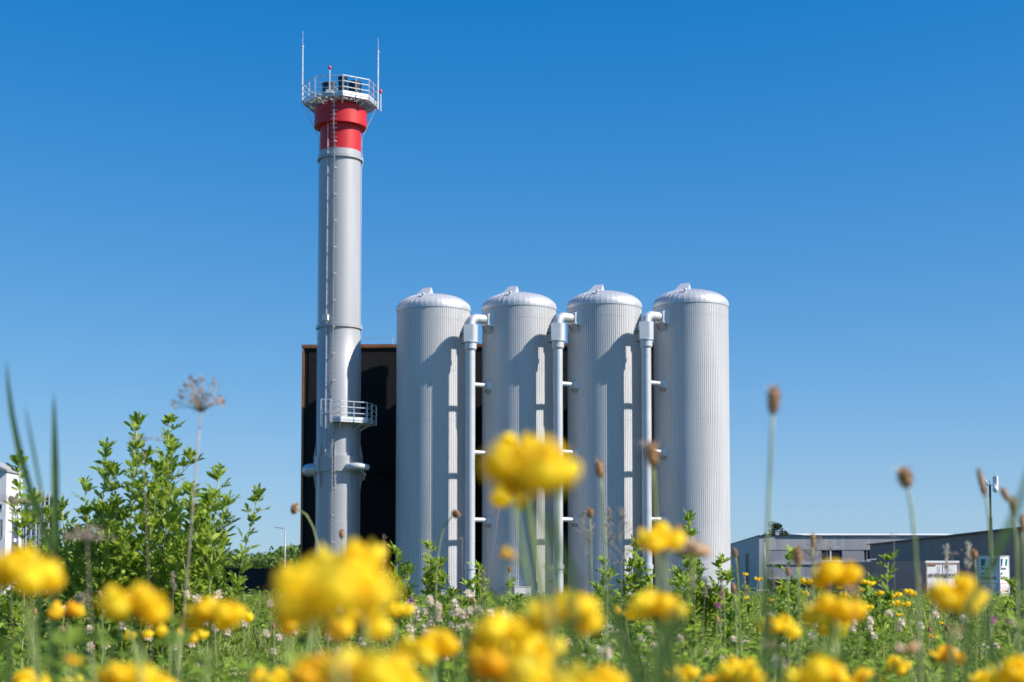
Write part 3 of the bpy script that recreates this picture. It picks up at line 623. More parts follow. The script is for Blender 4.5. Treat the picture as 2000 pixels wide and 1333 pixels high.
# surveillance tower: white box cabinet with signs, tall mast
def build_tower():
    D = 70.0; g = gz(21.5, 70); c = at(1945, 1120, D); k = D/F
    t = local_thing('surveillance_tower', (at(1941, 1120, D).x, D, g), 'white security cabinet with a tall camera mast, right of the trailer', 'security tower', rz=R(-40))
    zt_ = zat(1087, D)-g; wt = mat('cabinet_white', (.82, .82, .82), .4, 0, .04, 2); sg = mat('cabinet_shade_panel', (.62, .63, .66), .45, 0, .04, 2)
    w1, w2 = .98, 1.05
    b = MB(); b.box((0, 0, zt_/2+.02), (w1, w2, zt_-.04)); b.box((0, 0, .04), (w1-.1, w2-.1, .2)); body = b.build('cabinet', wt, t)
    f = MB()
    for x in (-1, 1):
        for y in (-1, 1): f.box((x*w1/2, y*w2/2, zt_/2), (.05, .05, zt_+.02))
    for z in (.06, zt_): f.box((0, -w2/2, z), (w1, .05, .05)).box((0, w2/2, z), (w1, .05, .05)).box((w1/2, 0, z), (.05, w2, .05)).box((-w1/2, 0, z), (.05, w2, .05))
    f.build('corner_frame', M['pipe'], t)
    blue = mat('sign_blue', (.02, .06, .28), .4); green = mat('sign_green', (.01, .17, .13), .4); red = mat('sign_red', (.55, .04, .03), .4); navy = mat('sign_navy', (.03, .05, .12), .4)
    rx = Matrix.Rotation(R(90), 3, 'X'); rs = Matrix.Rotation(R(90), 3, 'Z')@rx
    def face(o, w, R3, nrm, sx):
        """o: face centre top in local coordinates; draws one sign on it"""
        ux = R3@Vector((1, 0, 0)); uz = Vector((0, 0, 1)); P = lambda x, z, off=.006: o+ux*x+uz*z+nrm*off
        def quad(pts, m, nm, th=.004):
            q = MB(); q.prism([P(x, z) for x, z in pts], nrm*th); return q.build(nm, m, body)
        h = .32; s = .08
        quad([(-w*.38, -.10), (-w*.38-s*0, -.10-h), (-w*.20, -.10-h), (-w*.14, -.10)], green if sx else blue, 'sign_flag')
        quad([(w*.15, -.10), (w*.08, -.10-h), (w*.30, -.10-h), (w*.38, -.10)], blue if sx else green, 'sign_flag')
        fs = .17*w/1.0
        for i, tx in enumerate(('Sécurisé', 'par', 'BauWatch')):
            lettering(tx, fs*1.25, 'sign_lettering', navy, body, P(-w*.40, -.60-i*.215), R3, 0, .006 if i == 2 else .002, 'LEFT', .82)
        # red frame with a security camera pictogram
        a, c_, e, g_ = -w*.40, w*.40, -1.20, -1.86; tk = .022
        for pts in ([(a, e), (c_, e), (c_, e-tk), (a, e-tk)], [(a, g_), (c_, g_), (c_, g_+tk), (a, g_+tk)], [(a, e), (a, g_), (a+tk, g_), (a+tk, e)], [(c_-tk, e), (c_-tk, g_), (c_, g_), (c_, e)]): quad(pts, red, 'sign_frame')
        q = MB(); pts = [(-.24, -1.42), (.05, -1.32), (.12, -1.47), (-.17, -1.58)]
        for i in range(4): A_, B_ = pts[i], pts[(i+1) % 4]; q.bar(P(A_[0]*w, A_[1]), P(B_[0]*w, B_[1]), .022)
        q.bar(P(-.1*w, -1.57), P(-.1*w, -1.72), .022).bar(P(-.1*w, -1.72), P(-.26*w, -1.72), .022)
        for rr in (.12, .2): q.tube([P((.12+rr*math.cos(x))*w, -1.5+rr*math.sin(x)) for x in np.linspace(-.9, .6, 7)], .010, 5)
        q.build('camera_pictogram', red, body)
        quad([(-w*.36, -1.95), (-w*.36, -2.05), (w*.3, -2.05), (w*.3, -1.95)], navy, 'sign_flag')
    face(Vector((0, -w2/2, zt_-.02)), w1, rx, Vector((0, -1, 0)), 1)
    face(Vector((w1/2, 0, zt_-.02)), w2, rs, Vector((1, 0, 0)), 0)
    # mast with cameras
    top = zat(948, D)-g; mt = MB(); mt.cyl((-.1, 0, zt_), (-.1, 0, zt_+(top-zt_)*.55), .075, n=12).cyl((-.1, 0, zt_+(top-zt_)*.55), (-.1, 0, top), .05, n=12); mast = mt.build('mast', M['dark'], t, angle=35)
    for s in (-1, 1):
        b = MB(); z = zat(957, D)-g; b.bar((-.1, 0, z+.22), (-.1+.27*s, -.03, z+.22), .04); b.lathe([(.02, .16), (.11, .12), (.13, 0), (.11, -.07), (.05, -.14)], (-.1+.27*s, -.03, z), 16); b.build('dome_camera', M['white'], mast, smooth=True)
    b = MB(); z = zat(943, D)-g; b.box((.12, .1, z+.05), (.2, .14, .46)); b.build('radio_unit', M['white'], mast)
    b = MB(); b.box((-.28, 0, z+.0), (.06, .1, .3), T=Matrix.Rotation(R(-20), 3, 'Y')); b.cyl((-.1, 0, top), (-.1, 0, top+.25), .02, n=6).cyl((.16, 0, z+.28), (.16, 0, z+.42), .03, n=6); b.build('antenna', M['galv'], mast)
build_tower()

def street_lamp(px, ytop, ybase_g, D, label, arm=1, group=None, heads=1):
    x = at(px, 1120, D).x; g = gz(x, D); zt_ = zat(ytop, D)
    t = thing('street_lamp', (x, D, g), label, 'street lamp', group)
    b = MB(); b.cyl((x, D, g-.1), (x, D, zt_-.1), .085, .05, n=10); b.build('pole', M['stack'], t, smooth=True)
    b = MB(); b.bar((x, D, zt_-.1), (x+arm*.25, D, zt_-.03), .05); b.prism([(x+arm*.1, D-.14, zt_-.06), (x+arm*.9, D-.12, zt_+.02), (x+arm*.9, D+.12, zt_+.02), (x+arm*.1, D+.14, zt_-.06)], (0, 0, .09)); b.build('lamp_head', M['galv'], t)
    return t
street_lamp(556, 1032, 0, 130, 'slim grey street lamp by itself in front of the far woods', -1)
street_lamp(1494, 1053, 0, 140, 'street lamp before the corner of the two storey building', 1)
street_lamp(1690, 1094, 0, 125, 'short street lamp between the two storey building and the warehouse', 1)
street_lamp(1622, 1070, 0, 146, 'street lamp close to the open windows of the two storey building', 1)

# left-hand building with scaffold
def build_left():
    D = 125.0; k = D/F; X = lambda px: at(px, 1120, D).x; Z = lambda py: zat(py, D); g = -.3
    t = thing('house', (X(-60), D, g), 'white building with a pitched metal roof at the left edge', 'building')
    wl = mat('white_render', (.66, .67, .70), .8, 0, .05, 1.0)
    b = MB(); b.prism([(X(-160), D, g), (X(9), D, g), (X(9), D, Z(921)), (X(-60), D, Z(890)), (X(-160), D, Z(921))], (0, 4.1, 0)); b.build('wall', wl, t)
    b = MB(); b.prism([(X(12), D-.3, Z(922)), (X(12), D-.3, Z(918)), (X(-60), D-.3, Z(886)), (X(-60), D-.3, Z(889.5))], (0, 4.6, 0))
    b.prism([(X(-60), D-.3, Z(889.5)), (X(-60), D-.3, Z(886)), (X(-162), D-.3, Z(918)), (X(-162), D-.3, Z(922))], (0, 4.6, 0)); b.build('roof', panelmat('roof_sheet', (.40, .38, .37), .5, axis='Y'), t)
    for (xa, xb, ya, yb) in ((-4, 4, 1015, 1050), (-14, 2, 985, 996), (-30, -18, 950, 980)):
        b = MB(); b.box(((X(xa)+X(xb))/2, D-.0, (Z(ya)+Z(yb))/2), (X(xb)-X(xa), .1, Z(ya-0)-Z(yb) if 0 else abs(Z(ya)-Z(yb)))); wo = b.build('window', M['glass'], t)
        f = MB(); zz = (Z(ya), Z(yb)); xx = (X(xa), X(xb))
        for x in (*xx, sum(xx)/2): f.box((x, D-.06, sum(zz)/2), (.06, .06, abs(zz[0]-zz[1])))
        for z in zz: f.box((sum(xx)/2, D-.07, z), (xx[1]-xx[0]+.06, .06, .06))
        f.build('frame', M['galv'], wo)
    t2 = thing('apartment_block', (X(55), D+4, g), 'grey glazed building behind scaffolding at the left edge', 'building')
    D2 = D+4; b = MB(); b.prism([(X(38), D2+.1, g), (X(76), D2+.1, g), (X(76), D2+.1, Z(962)), (X(38), D2+.1, Z(962))], (-4.2, 10, 0)); b.build('wall', mat('grey_render', (.33, .33, .36), .8, 0, .1, 1), t2)
    for r in range(6):
        for c in range(4):
            b = MB(); b.box((X(41.5+9*c+3), D2-.0, Z(975+22*r)), (.30, .1, .62)); b.build('window', M['glass'], t2)
    s = thing('scaffold', (X(57), D+2, g), 'silver tube scaffold standing in front of the grey glazed building', 'scaffold')
    b = MB()
    for px in (40, 50, 60, 66, 76):
        for yy in (1.2, 2.4): b.cyl((X(px), D+yy, g), (X(px), D+yy, Z(948 if px == 60 else 958)), .05, n=6)
    b.build('upright', M['galv'], s); b = MB()
    for py in range(962, 1120, 14):
        for yy in (1.2, 2.4): b.bar((X(38), D+yy, Z(py)), (X(77), D+yy, Z(py)), .05)
        b.bar((X(40), D+1.2, Z(py)), (X(60 if py % 4 else 76), D+1.2, Z(py+14)), .04)
    b.build('rail', M['galv'], s); b = MB()
    for py in (990, 1032, 1074): b.box((X(58), D+1.8, Z(py)), (X(77)-X(39), 1.2, .07))
    b.build('walk_board', M['deck'], s)
    # small grey hut seen through the lucerne
    D3 = 110; b = MB(); xa, xb = at(118, 1120, D3).x, at(172, 1120, D3).x; h = thing('shed', (xa, D3, 0), 'low grey shed with a dark flat roof, seen through the lucerne', 'shed')
    b.box(((xa+xb)/2, D3+2, zat(1092, D3)/2), (xb-xa, 4, zat(1092, D3))); b.build('wall', mat('shed_grey', (.22, .22, .24), .8), h)
    b = MB(); b.box(((xa+xb)/2, D3+2, zat(1090, D3)), (xb-xa+.4, 4.4, .15)); b.build('roof', M['dark'], h)
build_left()

# ------------------------------------------------------------------ trees
def leaf_cloud(L, c, r, n, size, flat=1.0):
    for _ in range(n):
        d = rv().normalized(); rr = r*(U(.25, 1)**.5); o = Vector(c)+Vector((d.x*rr, d.y*rr, d.z*rr*flat))
        L.add(o, (d+rv(.6)).normalized(), (d+rv(.5)+Vector((0, 0, .5))).normalized(), size*U(.6, 1.3), size*U(.5, 1), .1, .1, .5)
def woods():
    L = Leaves(); tr = MB()
    for i in range(330):
        D = U(215, 275); px = U(40, 640) if i < 300 else U(545, 600); x = at(px, 1120, D).x
        hpy = U(1079, 1092) if i < 300 else U(1069, 1080)
        z = zat(hpy, D)-1.6
        for k in range(4):
            leaf_cloud(L, (x+U(-2, 2), D+U(-2, 2), z+U(-1.6, .6)), U(1.3, 2.2), 42, .62, .8)
        leaf_cloud(L, (x, D, z-3), 2.4, 30, .8, 1.1)
    w_ = L.build('woods', M['crown']); tag(w_, 'distant green woods on the horizon left of the boiler house', 'woods', None, 'stuff')
woods()
def pine():
    D = 205; c = at(1517, 1120, D); g = -1.5; zt_ = zat(1022, D); t = thing('pine_tree', (c.x, D, g), 'dark pine showing above the roof of the two storey building', 'tree')
    b = MB(); b.tube([(c.x, D, g), (c.x+.1, D, zt_*.6), (c.x, D, zt_-.3)], [.3, .2, .06], 8); 
    L = Leaves()
    for k in range(34):
        f = U(0, 1); z = zt_-.2-3.2*f; r = .5+1.75*min(1, f*1.6); a = U(0, 6.28); rr = U(.1, 1)*r; q = Vector((c.x+math.cos(a)*rr, D+math.sin(a)*rr, z+U(-.2, .2)))
        b.tube([(c.x, D, z-.5), q], [.06, .02], 5); leaf_cloud(L, q, U(.35, .62), 70, .24, .6)
    b.build('trunk', M['stem_dry'], t); L.build('crown', M['pine'], t)
pine()

# small yard things in front of the two storey building
def yard():
    D = 112; X = lambda px: at(px, 1120, D).x; g = gz(X(1560), D)
    t = thing('wire_cage', (X(1555), D, g), 'white wire cage pallet in the yard before the two storey building', 'cage'); b = MB(); z0, z1 = zat(1200, D), zat(1157, D)
    for i in range(7):
        x = X(1546+i*3.4); b.bar((x, D, z0), (x, D, z1), .035)
    for i in range(7):
        z = z0+(z1-z0)*i/6; b.bar((X(1546), D, z), (X(1566.4), D, z), .035)
        b.bar((X(1546), D, z), (X(1546), D+1, z), .035)
    b.build('mesh_panel', M['white'], t); b = MB(); b.box((X(1556), D+.5, (z0+z1)/2-.15), (.66, .85, (z1-z0)*.8)); b.build('white_liner', M['white'], t)
    t = thing('waste_container', (X(1588), D+1, g), 'teal green waste container beside the wire cage', 'container'); b = MB(); za = zat(1153, D)
    b.prism([(X(1578), D+1, g), (X(1598), D+1, g), (X(1600), D+1, za), (X(1576), D+1, za)], (0, 1.1, 0)); b.build('bin', mat('teal_plastic', (.01, .16, .12), .5), t)
    b = MB(); b.box((X(1588), D+1.55, za+.05), (.95, 1.25, .10)); b.build('lid', mat('teal_lid', (.01, .2, .15), .45), t)
    t = thing('flat_trailer', (X(1660), D+4, g), 'low dark flat vehicle with a white edge in the yard', 'vehicle'); b = MB(); zb = zat(1155, D+4)
    b.box((X(1650), D+5, zb-.15), (X(1670)-X(1625), 2, .18)); b.build('load_bed', M['white'], t)
    b = MB(); b.box((X(1650), D+5, zb-.55), (X(1668)-X(1628), 1.8, .6)); b.build('chassis', M['dark'], t)
    for x in (1634, 1662): b = MB(); b.cyl((X(x), D+4, g+.4), (X(x), D+4.3, g+.4), .4, n=20); b.build('wheel', M['black'], t, angle=35)
    t = thing('barrier', (X(1490), D, g), 'low white and red barrier rail before the building corner', 'barrier'); b = MB(); z = zat(1153, D)
    b.box((X(1490), D, z), (X(1502)-X(1480), .06, .12)); b.build('rail', M['white'], t)
    for x in (1481, 1501): b = MB(); b.bar((X(x), D, g), (X(x), D, z), .06); b.build('post', M['galv'], t)
yard()

# ------------------------------------------------------------------ meadow grass: one sheet of countless blades
def meadow(N, y0, y1, hm, wm, name, m, label, straw=0, power=1.0, seed=1):
    g = np.random.default_rng(seed); y = y0+(y1-y0)*g.random(N)**power; x = (g.random(N)*2-1)*(y*.46+1.3)
    z = ground(x, y); patch = .5+.5*np.sin(x*.9+1.3*np.sin(y*.5))*np.sin(y*.7+x*.3)
    h = hm*(.45+.75*g.random(N)**1.5+.25*patch); wd = wm*(.6+.8*g.random(N))*(1+y/22)
    a = g.random(N)*2*np.pi; ln = h*(.15+.65*g.random(N)**1.5); la = g.random(N)*2*np.pi
    r = np.stack([np.cos(a), np.sin(a), 0*a], 1)*wd[:, None]/2; o = np.stack([x, y, z-.02], 1)
    lean = np.stack([np.cos(la)*ln, np.sin(la)*ln, 0*a], 1); up = np.zeros((N, 3)); up[:, 2] = h
    def P(t): return o+lean*(t*t)+up*(t-.22*t*t*(ln/h)[:, None])
    V = np.stack([P(0)-r*.8, P(0)+r*.8, P(.45)-r, P(.45)+r, P(.8)-r*.6, P(.8)+r*.6, P(1.)], 1).reshape(-1, 3)
    b = (np.arange(N)*7)[:, None]; Fq = np.concatenate([b+np.array([[0, 1, 3, 2]]), b+np.array([[2, 3, 5, 4]])]); Ft = b+np.array([[4, 5, 6]])
    return tag(np_mesh(name, V, Fq, Ft, m, None, True), label, 'grass', None, 'stuff')
meadow(175000, 1.6, 30, .27, .0042, 'grass', M['grass'], 'fine green meadow grass filling the foreground', seed=3)
meadow(70000, 25, 92, .30, .010, 'grass', M['grass'], 'far meadow grass running up to the tanks', seed=4)
def cover():
    g = random.Random(5); L = Leaves()
    for _ in range(52000):
        y = 1.6+20*g.random()**1.5; x = (g.random()*2-1)*(y*.43+.8); pt_ = .5+.5*math.sin(x*2.3+math.sin(y*1.7)*2)*math.sin(y*1.9-x)
        z = gz(x, y)+.05+(.16+.13*pt_)*g.random()**.6
        a = g.uniform(0, 6.28); s = g.uniform(.009, .021)*(1+y*.03)
        for k in range(3):
            t = a+k*2.09; d = Vector((math.cos(t), math.sin(t), g.uniform(-.1, .7)))
            L.add((x, y, z), d, (g.gauss(0, .45), g.gauss(0, .45), 1), s, s*.75, .15, .1, .8)
    tag(L.build('clover_leaves', M['cover']), 'low carpet of clover leaves between the grass', 'ground cover', None, 'stuff')
cover()

# ------------------------------------------------------------------ landmarks for labels
LM = [(1030, 895, 'the high yellow head'), (650, 1130, 'the largest yellow head'), (565, 1200, 'the dark amber bloom'), (640, 1295, 'the golden bottom head'), (728, 1292, 'the bright bottom head'),
 (1108, 1180, 'the golden ball flower'), (985, 1218, 'the soft yellow head'), (1000, 1292, 'the orange tinged head'), (1090, 1325, 'the wide middle head at the bottom'), (1292, 1035, 'the last riser pipe'),
 (1280, 1178, 'the upright petal flower'), (45, 1092, 'the wide head at the left edge'), (262, 1165, 'the full head under the lucerne'), (130, 1182, 'the untidy small head'), (333, 1227, 'the drooping bloom'),
 (416, 1186, 'the lobed head'), (487, 1207, 'the single round bud'), (262, 1317, 'the cut head at the bottom left'), (842, 1248, 'the crisp head among clover'), (778, 1187, 'the peeping yellow head'),
 (530, 1322, 'the bottom head left of the golden pair'), (1636, 1112, 'the upper stacked head'), (1628, 1182, 'the lower stacked head'), (1520, 1215, 'the head left of the stacked pair'), (1600, 1308, 'the twin lobed head'),
 (1868, 1150, 'the winged head'), (1848, 1272, 'the brownish fading head'), (1752, 1294, 'the head with peach buds'), (1440, 1298, 'the bottom head under the end tank'), (1988, 1300, 'the head cut by the right edge'),
 (845, 1140, 'the first tank'), (1006, 1150, 'the grey tank box'), (1180, 1140, 'the third tank'), (1400, 1160, 'the end tank'), (1490, 1100, 'the tall seed head stem'), (1700, 1150, 'the warehouse corner'),
 (1844, 1120, 'the white trailer'), (1940, 1130, 'the white cabinet'), (500, 1150, 'the black yard wall'), (300, 1100, 'the lucerne clump'), (1360, 1110, 'the bushy lucerne plant'), (1558, 1088, 'the plump seed head'), (50, 1160, 'the left edge'), (1950, 1215, 'the purple clover twins')]
USED = set()
USED.add('')
def near(px, py, noun, adjs=('',)):
    c = sorted(LM, key=lambda q: (q[0]-px)**2+(q[1]-py)**2*1.5)
    for x, y, nm in c:
        dx, dy = px-x, py-y
        w_ = (['right of' if dx > 0 else 'left of'] + (['below'] if dy > 15 else ['above'] if dy < -15 else []))
        if abs(dy) > abs(dx): w_ = w_[::-1]
        dist = math.hypot(dx, dy)
        for d in w_:
            for q in (('just ', '') if dist < 60 else ('', 'well ') if dist < 200 else ('far ', 'well ')):
                for ad in adjs:
                    lb = f'{ad} {noun} {q}{d} {nm}'.strip()
                    if lb not in USED: USED.add(lb); return lb
    return noun

# ------------------------------------------------------------------ plants
def bez(a, b, bend, n=8):
    a, b = Vector(a), Vector(b); bd = Vector(bend); return [a.lerp(b, t)+bd*(4*t*(1-t)) for t in (i/(n-1) for i in range(n))]
def trifoliate(L, o, d, size, up=None, wr=.5):
    d = Vector(d).normalized(); up = Vector(up or (0, 0, 1)); s = d.cross(up)
    s = s.normalized() if s.length > .05 else Vector((1, 0, 0))
    nrm = s.cross(d).normalized()
    for ang, k in ((0, 1.1), (48, .95), (-48, .95)):
        dd = (d*math.cos(R(ang))+s*math.sin(R(ang))+nrm*U(-.15, .25)).normalized()
        L.add(Vector(o)+dd*size*.06, dd, (nrm+rv(.3)).normalized(), size*k*U(.8, 1.2), size*wr*k*U(.8, 1.2), U(.15, .6), U(-.15, .3), U(.45, .9))
def lucerne(px, py, D, label, group='lucerne plants rising out of the meadow', bpx=None, branches=4, leaf=.040, vis=None, dens=1.0):
    D = D*1.42; branches = int(branches*1.35)+1
    top = at(px, py, D); bx = at(bpx if bpx is not None else px+U(-15, 15), 1120, D).x; by = D+U(-.06, .06)
    base = Vector((bx, by, gz(bx, by))); t = thing('lucerne_plant', base, label, 'plant', group)
    st = MB(); L = Leaves()
    def shoot(a, b, r, lv, bend):
        pts = bez(a, b, bend, 9); n = len(pts); st.tube(pts, [r*(1-.6*i/(n-1)) for i in range(n)], 6)
        ln = (Vector(b)-Vector(a)).length; nodes = max(4, int(ln/.025*dens)); ph = U(0, 6.28)
        for i in range(nodes):
            f = .12+.88*(i+.5)/nodes; q = f*(n-1); j = min(int(q), n-2); p = pts[j].lerp(pts[j+1], q-j); ax = (pts[j+1]-pts[j]).normalized()
            a_ = ph+i*2.4; s = ax.cross(Vector((math.cos(a_), math.sin(a_), .1))).normalized()
            pd = (s+ax*U(.5, 1.1)).normalized(); pl = U(.014, .040)*(1.15-.5*f); e = p+pd*pl; st.tube([p, e], [.0010, .0007], 4)
            sz = leaf*U(.75, 1.15)*(1.1-.38*f)*lv; trifoliate(L, e, pd+Vector((0, 0, .35)), sz, wr=.40)
            for _ in range(2): trifoliate(L, p+pd*U(.002, .016), (pd*U(.3, 1)+ax*U(.5, 1.3)+rv(.35)), sz*U(.45, .75), wr=.38)
        for _ in range(7): trifoliate(L, pts[-1]+rv(.003)-ax*U(0, .02), (ax*1.2+rv(.42)), leaf*lv*U(.45, .8), wr=.34)
        return pts
    mp = shoot(base, top, .0034, 1, Vector((U(-.02, .02), U(-.02, .02), 0)))
    H = (top-base).length
    for k in range(branches):
        f = U(.35, .82); q = f*8; j = int(q); p = mp[j].lerp(mp[j+1], q-j); a_ = U(0, 6.28); l = H*U(.16, .34)*(1.25-f*.6)
        e = p+Vector((math.cos(a_)*l*.36, math.sin(a_)*l*.4, l)); e.z = min(e.z, top.z-U(.03, .14))
        shoot(p, e, .0022, .9, Vector((math.cos(a_)*.02, 0, -.01)))
    st.build('stem', M['stem_pale'], t, smooth=True); L.build('foliage', M['leaf'], t); return t

LUC = [(268, 822, 3.0, 'tall lucerne plant with a yellow stem, left of the pink seeded stalk', 262, 6),
 (332, 820, 3.05, 'tall lucerne plant reaching highest just beside the pink seeded stalk', 335, 6),
 (205, 925, 3.1, 'broad lucerne plant left of the two tallest ones', 212, 6),
 (165, 945, 3.2, 'lucerne plant leaning left behind the broad one', 190, 5),
 (428, 920, 3.0, 'lucerne plant right of the pink seeded stalk', 405, 6),
 (506, 964, 3.0, 'lucerne shoot leaning far right at the edge of the clump', 400, 2),
 (35, 900, 2.9, 'lucerne plant in front of the white building', 20, 3),
 (95, 1000, 3.1, 'low lucerne plant by the scaffold', 90, 4),
 (300, 960, 3.3, 'lucerne plant filling the middle of the clump', 300, 5),
 (375, 955, 3.2, 'lucerne plant growing through the stalk of pink seeds', 372, 5),
 (240, 1010, 3.4, 'shorter lucerne plant low in the clump', 245, 5),
 (408, 1045, 3.1, 'short lucerne plant at the right foot of the clump', 400, 3),
 (140, 1040, 3.5, 'short lucerne plant behind the blurred brown seed head', 145, 5),
 (225, 985, 3.0, 'leafy lucerne plant between the broad one and the tallest stem', 228, 6),
 (315, 905, 3.2, 'lucerne plant tucked between the two tallest stems', 312, 6),
 (400, 985, 3.2, 'bushy lucerne plant low on the right side of the clump', 395, 6),
 (120, 985, 3.2, 'lucerne plant at the left edge of the clump behind the upright blade', 130, 5),
 (345, 1020, 3.6, 'lucerne plant deep inside the clump', 345, 5),
 (775, 1075, 4.2, 'leafy lucerne shoot against the black boiler house', 780, 5),
 (838, 1066, 4.2, 'leafy lucerne shoot in front of the tank nearest the chimney', 835, 5),
 (800, 1110, 4.3, 'squat lucerne plant between two leafy shoots by the first tank', 800, 5),
 (935, 1105, 4.2, 'lucerne shoot in front of the first riser pipe', 905, 4),
 (1245, 1062, 4.0, 'lucerne shoot in front of the last riser pipe', 1240, 4),
 (1180, 1095, 4.3, 'lucerne shoot in front of the third tank', 1180, 3),
 (1345, 1010, 3.8, 'lucerne shoot behind the pale faded flower', 1380, 3),
 (1360, 1075, 3.6, 'bushy lucerne plant in front of the end tank', 1372, 8),
 (1410, 1095, 3.6, 'lucerne plant at the right foot of the end tank', 1400, 6),
 (1320, 1120, 3.9, 'low lucerne plant left of the bushy one', 1320, 5),
 (1540, 1083, 3.0, 'lucerne shoot before the ribbed upper wall', 1530, 2),
 (1735, 1090, 3.4, 'lucerne shoot in front of the warehouse corner', 1722, 2),
 (995, 1140, 4.6, 'small lucerne shoot before the grey box of the tank', 995, 2)]
for px, py, D, lb, bp, br in LUC: lucerne(px, py, D, lb, bpx=bp, branches=br)
for i in range(26):
    px = U(-40, 2040) if i > 12 else U(1250, 1700); px = px-230 if 400 < px < 620 else px; py = U(1135, 1195); lucerne(px, py, U(3, 5), near(px, py, 'low lucerne plant'), 'low lucerne plants hidden among the grass', branches=4)

def floret(P, Lf, o, d, s, up):
    """one pea flower: upright standard petal, two wings and a keel; o base, d outward"""
    d = Vector(d).normalized(); sd = d.cross(up); sd = sd.normalized() if sd.length > .05 else Vector((1, 0, 0)); n = sd.cross(d).normalized()
    # keel + wings: a plump lobed ellipsoid
    V = []; c = o+d*s*.48; rr = 7; cc = 10
    for i in range(rr):
        th = math.pi*(i+.5)/rr
        for j in range(cc):
            ph = 2*math.pi*j/cc; lob = 1+.16*math.cos(2*ph)
            V.append(c+d*math.cos(th)*s*.50+(sd*math.cos(ph)*s*.35*lob+n*math.sin(ph)*s*.33)*math.sin(th)+n*s*.10*math.cos(th)**2)
    fs = [(i*cc+j, i*cc+(j+1) % cc, (i+1)*cc+(j+1) % cc, (i+1)*cc+j) for i in range(rr-1) for j in range(cc)]+[tuple(range(cc))[::-1], tuple((rr-1)*cc+j for j in range(cc))]
    P.add(V, fs)
    # standard petal, a curved shell reflexed upward
    W = []; nu, nv = 6, 7
    for i in range(nu):
        t = i/(nu-1)
        for j in range(nv):
            u_ = (j/(nv-1)-.5)*2; wdt = math.sin(min(1, t*1.15+.12)*math.pi*.78)*s*.52
            W.append(o+d*(s*.25+t*s*.42)+n*(s*(.10+.50*t**.8)-abs(u_)**2*s*.22)+sd*u_*wdt*.95)
    P.add(W, [(i*nv+j, i*nv+j+1, (i+1)*nv+j+1, (i+1)*nv+j) for i in range(nu-1) for j in range(nv-1)])
def trefoil(px, py, wpx, label, D=None, n=6, m='yellow', group=None, sz=.031, tilt=0, face=None, leaves=7, base_dx=0, name='trefoil_flower', one=False):
    wpx *= 1.22; D = D or F*sz/wpx; w_ = wpx*D/F; s = w_*.50; c = at(px, py, D); c.z -= s*.05
    bx, by = c.x+base_dx*D/F+U(-.03, .03), D+U(.0, .05); base = Vector((bx, by, gz(bx, by)))
    t = thing(name, base, label, 'flower', group); P = MB(); st = MB()
    hub = c+Vector((0, 0, -s*.35)); a0 = U(0, 6.28)
    if one: floret(P, None, hub, Vector((U(-.4, .4), -.5, .3)), s*1.5, Vector((0, 0, 1)))
    else:
        for k in range(n):
            a = a0+k*6.283/n+U(-.25, .25); d = Vector((math.cos(a), math.sin(a), U(-.35, .5)+tilt*.5)).normalized()
            h2 = hub+Vector((d.x, d.y*.6, d.z*.4))*s*U(.02, .34); floret(P, None, h2, d, s*U(.82, 1.05), (Vector((0, 0, 1))+rv(.2)).normalized())
            st.cyl(hub+d*s*.02, h2+d*s*.12, s*.10, s*.13, n=7)
        for k in range(n//3): floret(P, None, hub+Vector((U(-.35, .35)*s, -.1*s, U(.0, .2)*s)), Vector((U(-.9, .9), -.5, U(.3, .7))), s*U(.6, .8), Vector((0, .3, 1)))
    pts = bez(base, hub, (U(-.02, .02), U(0, .02), 0), 9); sr = min(.0011, w_*.035)
    st.tube(pts, [sr*1.3-(sr*.3)*i/8 for i in range(9)], 7)
    P.build('petals', M[m], t, smooth=True); st.build('stem', M['stem'], t, smooth=True)
    if leaves:
        L = Leaves()
        for k in range(leaves):
            f = 1-(.05+.13*k)*U(.8, 1.2) if k else .985; f = max(.25, f); q = f*8; j = min(int(q), 7); p = pts[j].lerp(pts[j+1], q-j); a = U(0, 6.28); d = Vector((math.cos(a), math.sin(a), .5)); l = (.011 if k else .007)*U(.8, 1.3)
            trifoliate(L, p+d*.004, d, l); 
            if k: trifoliate(L, p, Vector((-d.x, -d.y, .4)), l*.8)
        L.build('leaves', M['leaf2'], t)
    return t
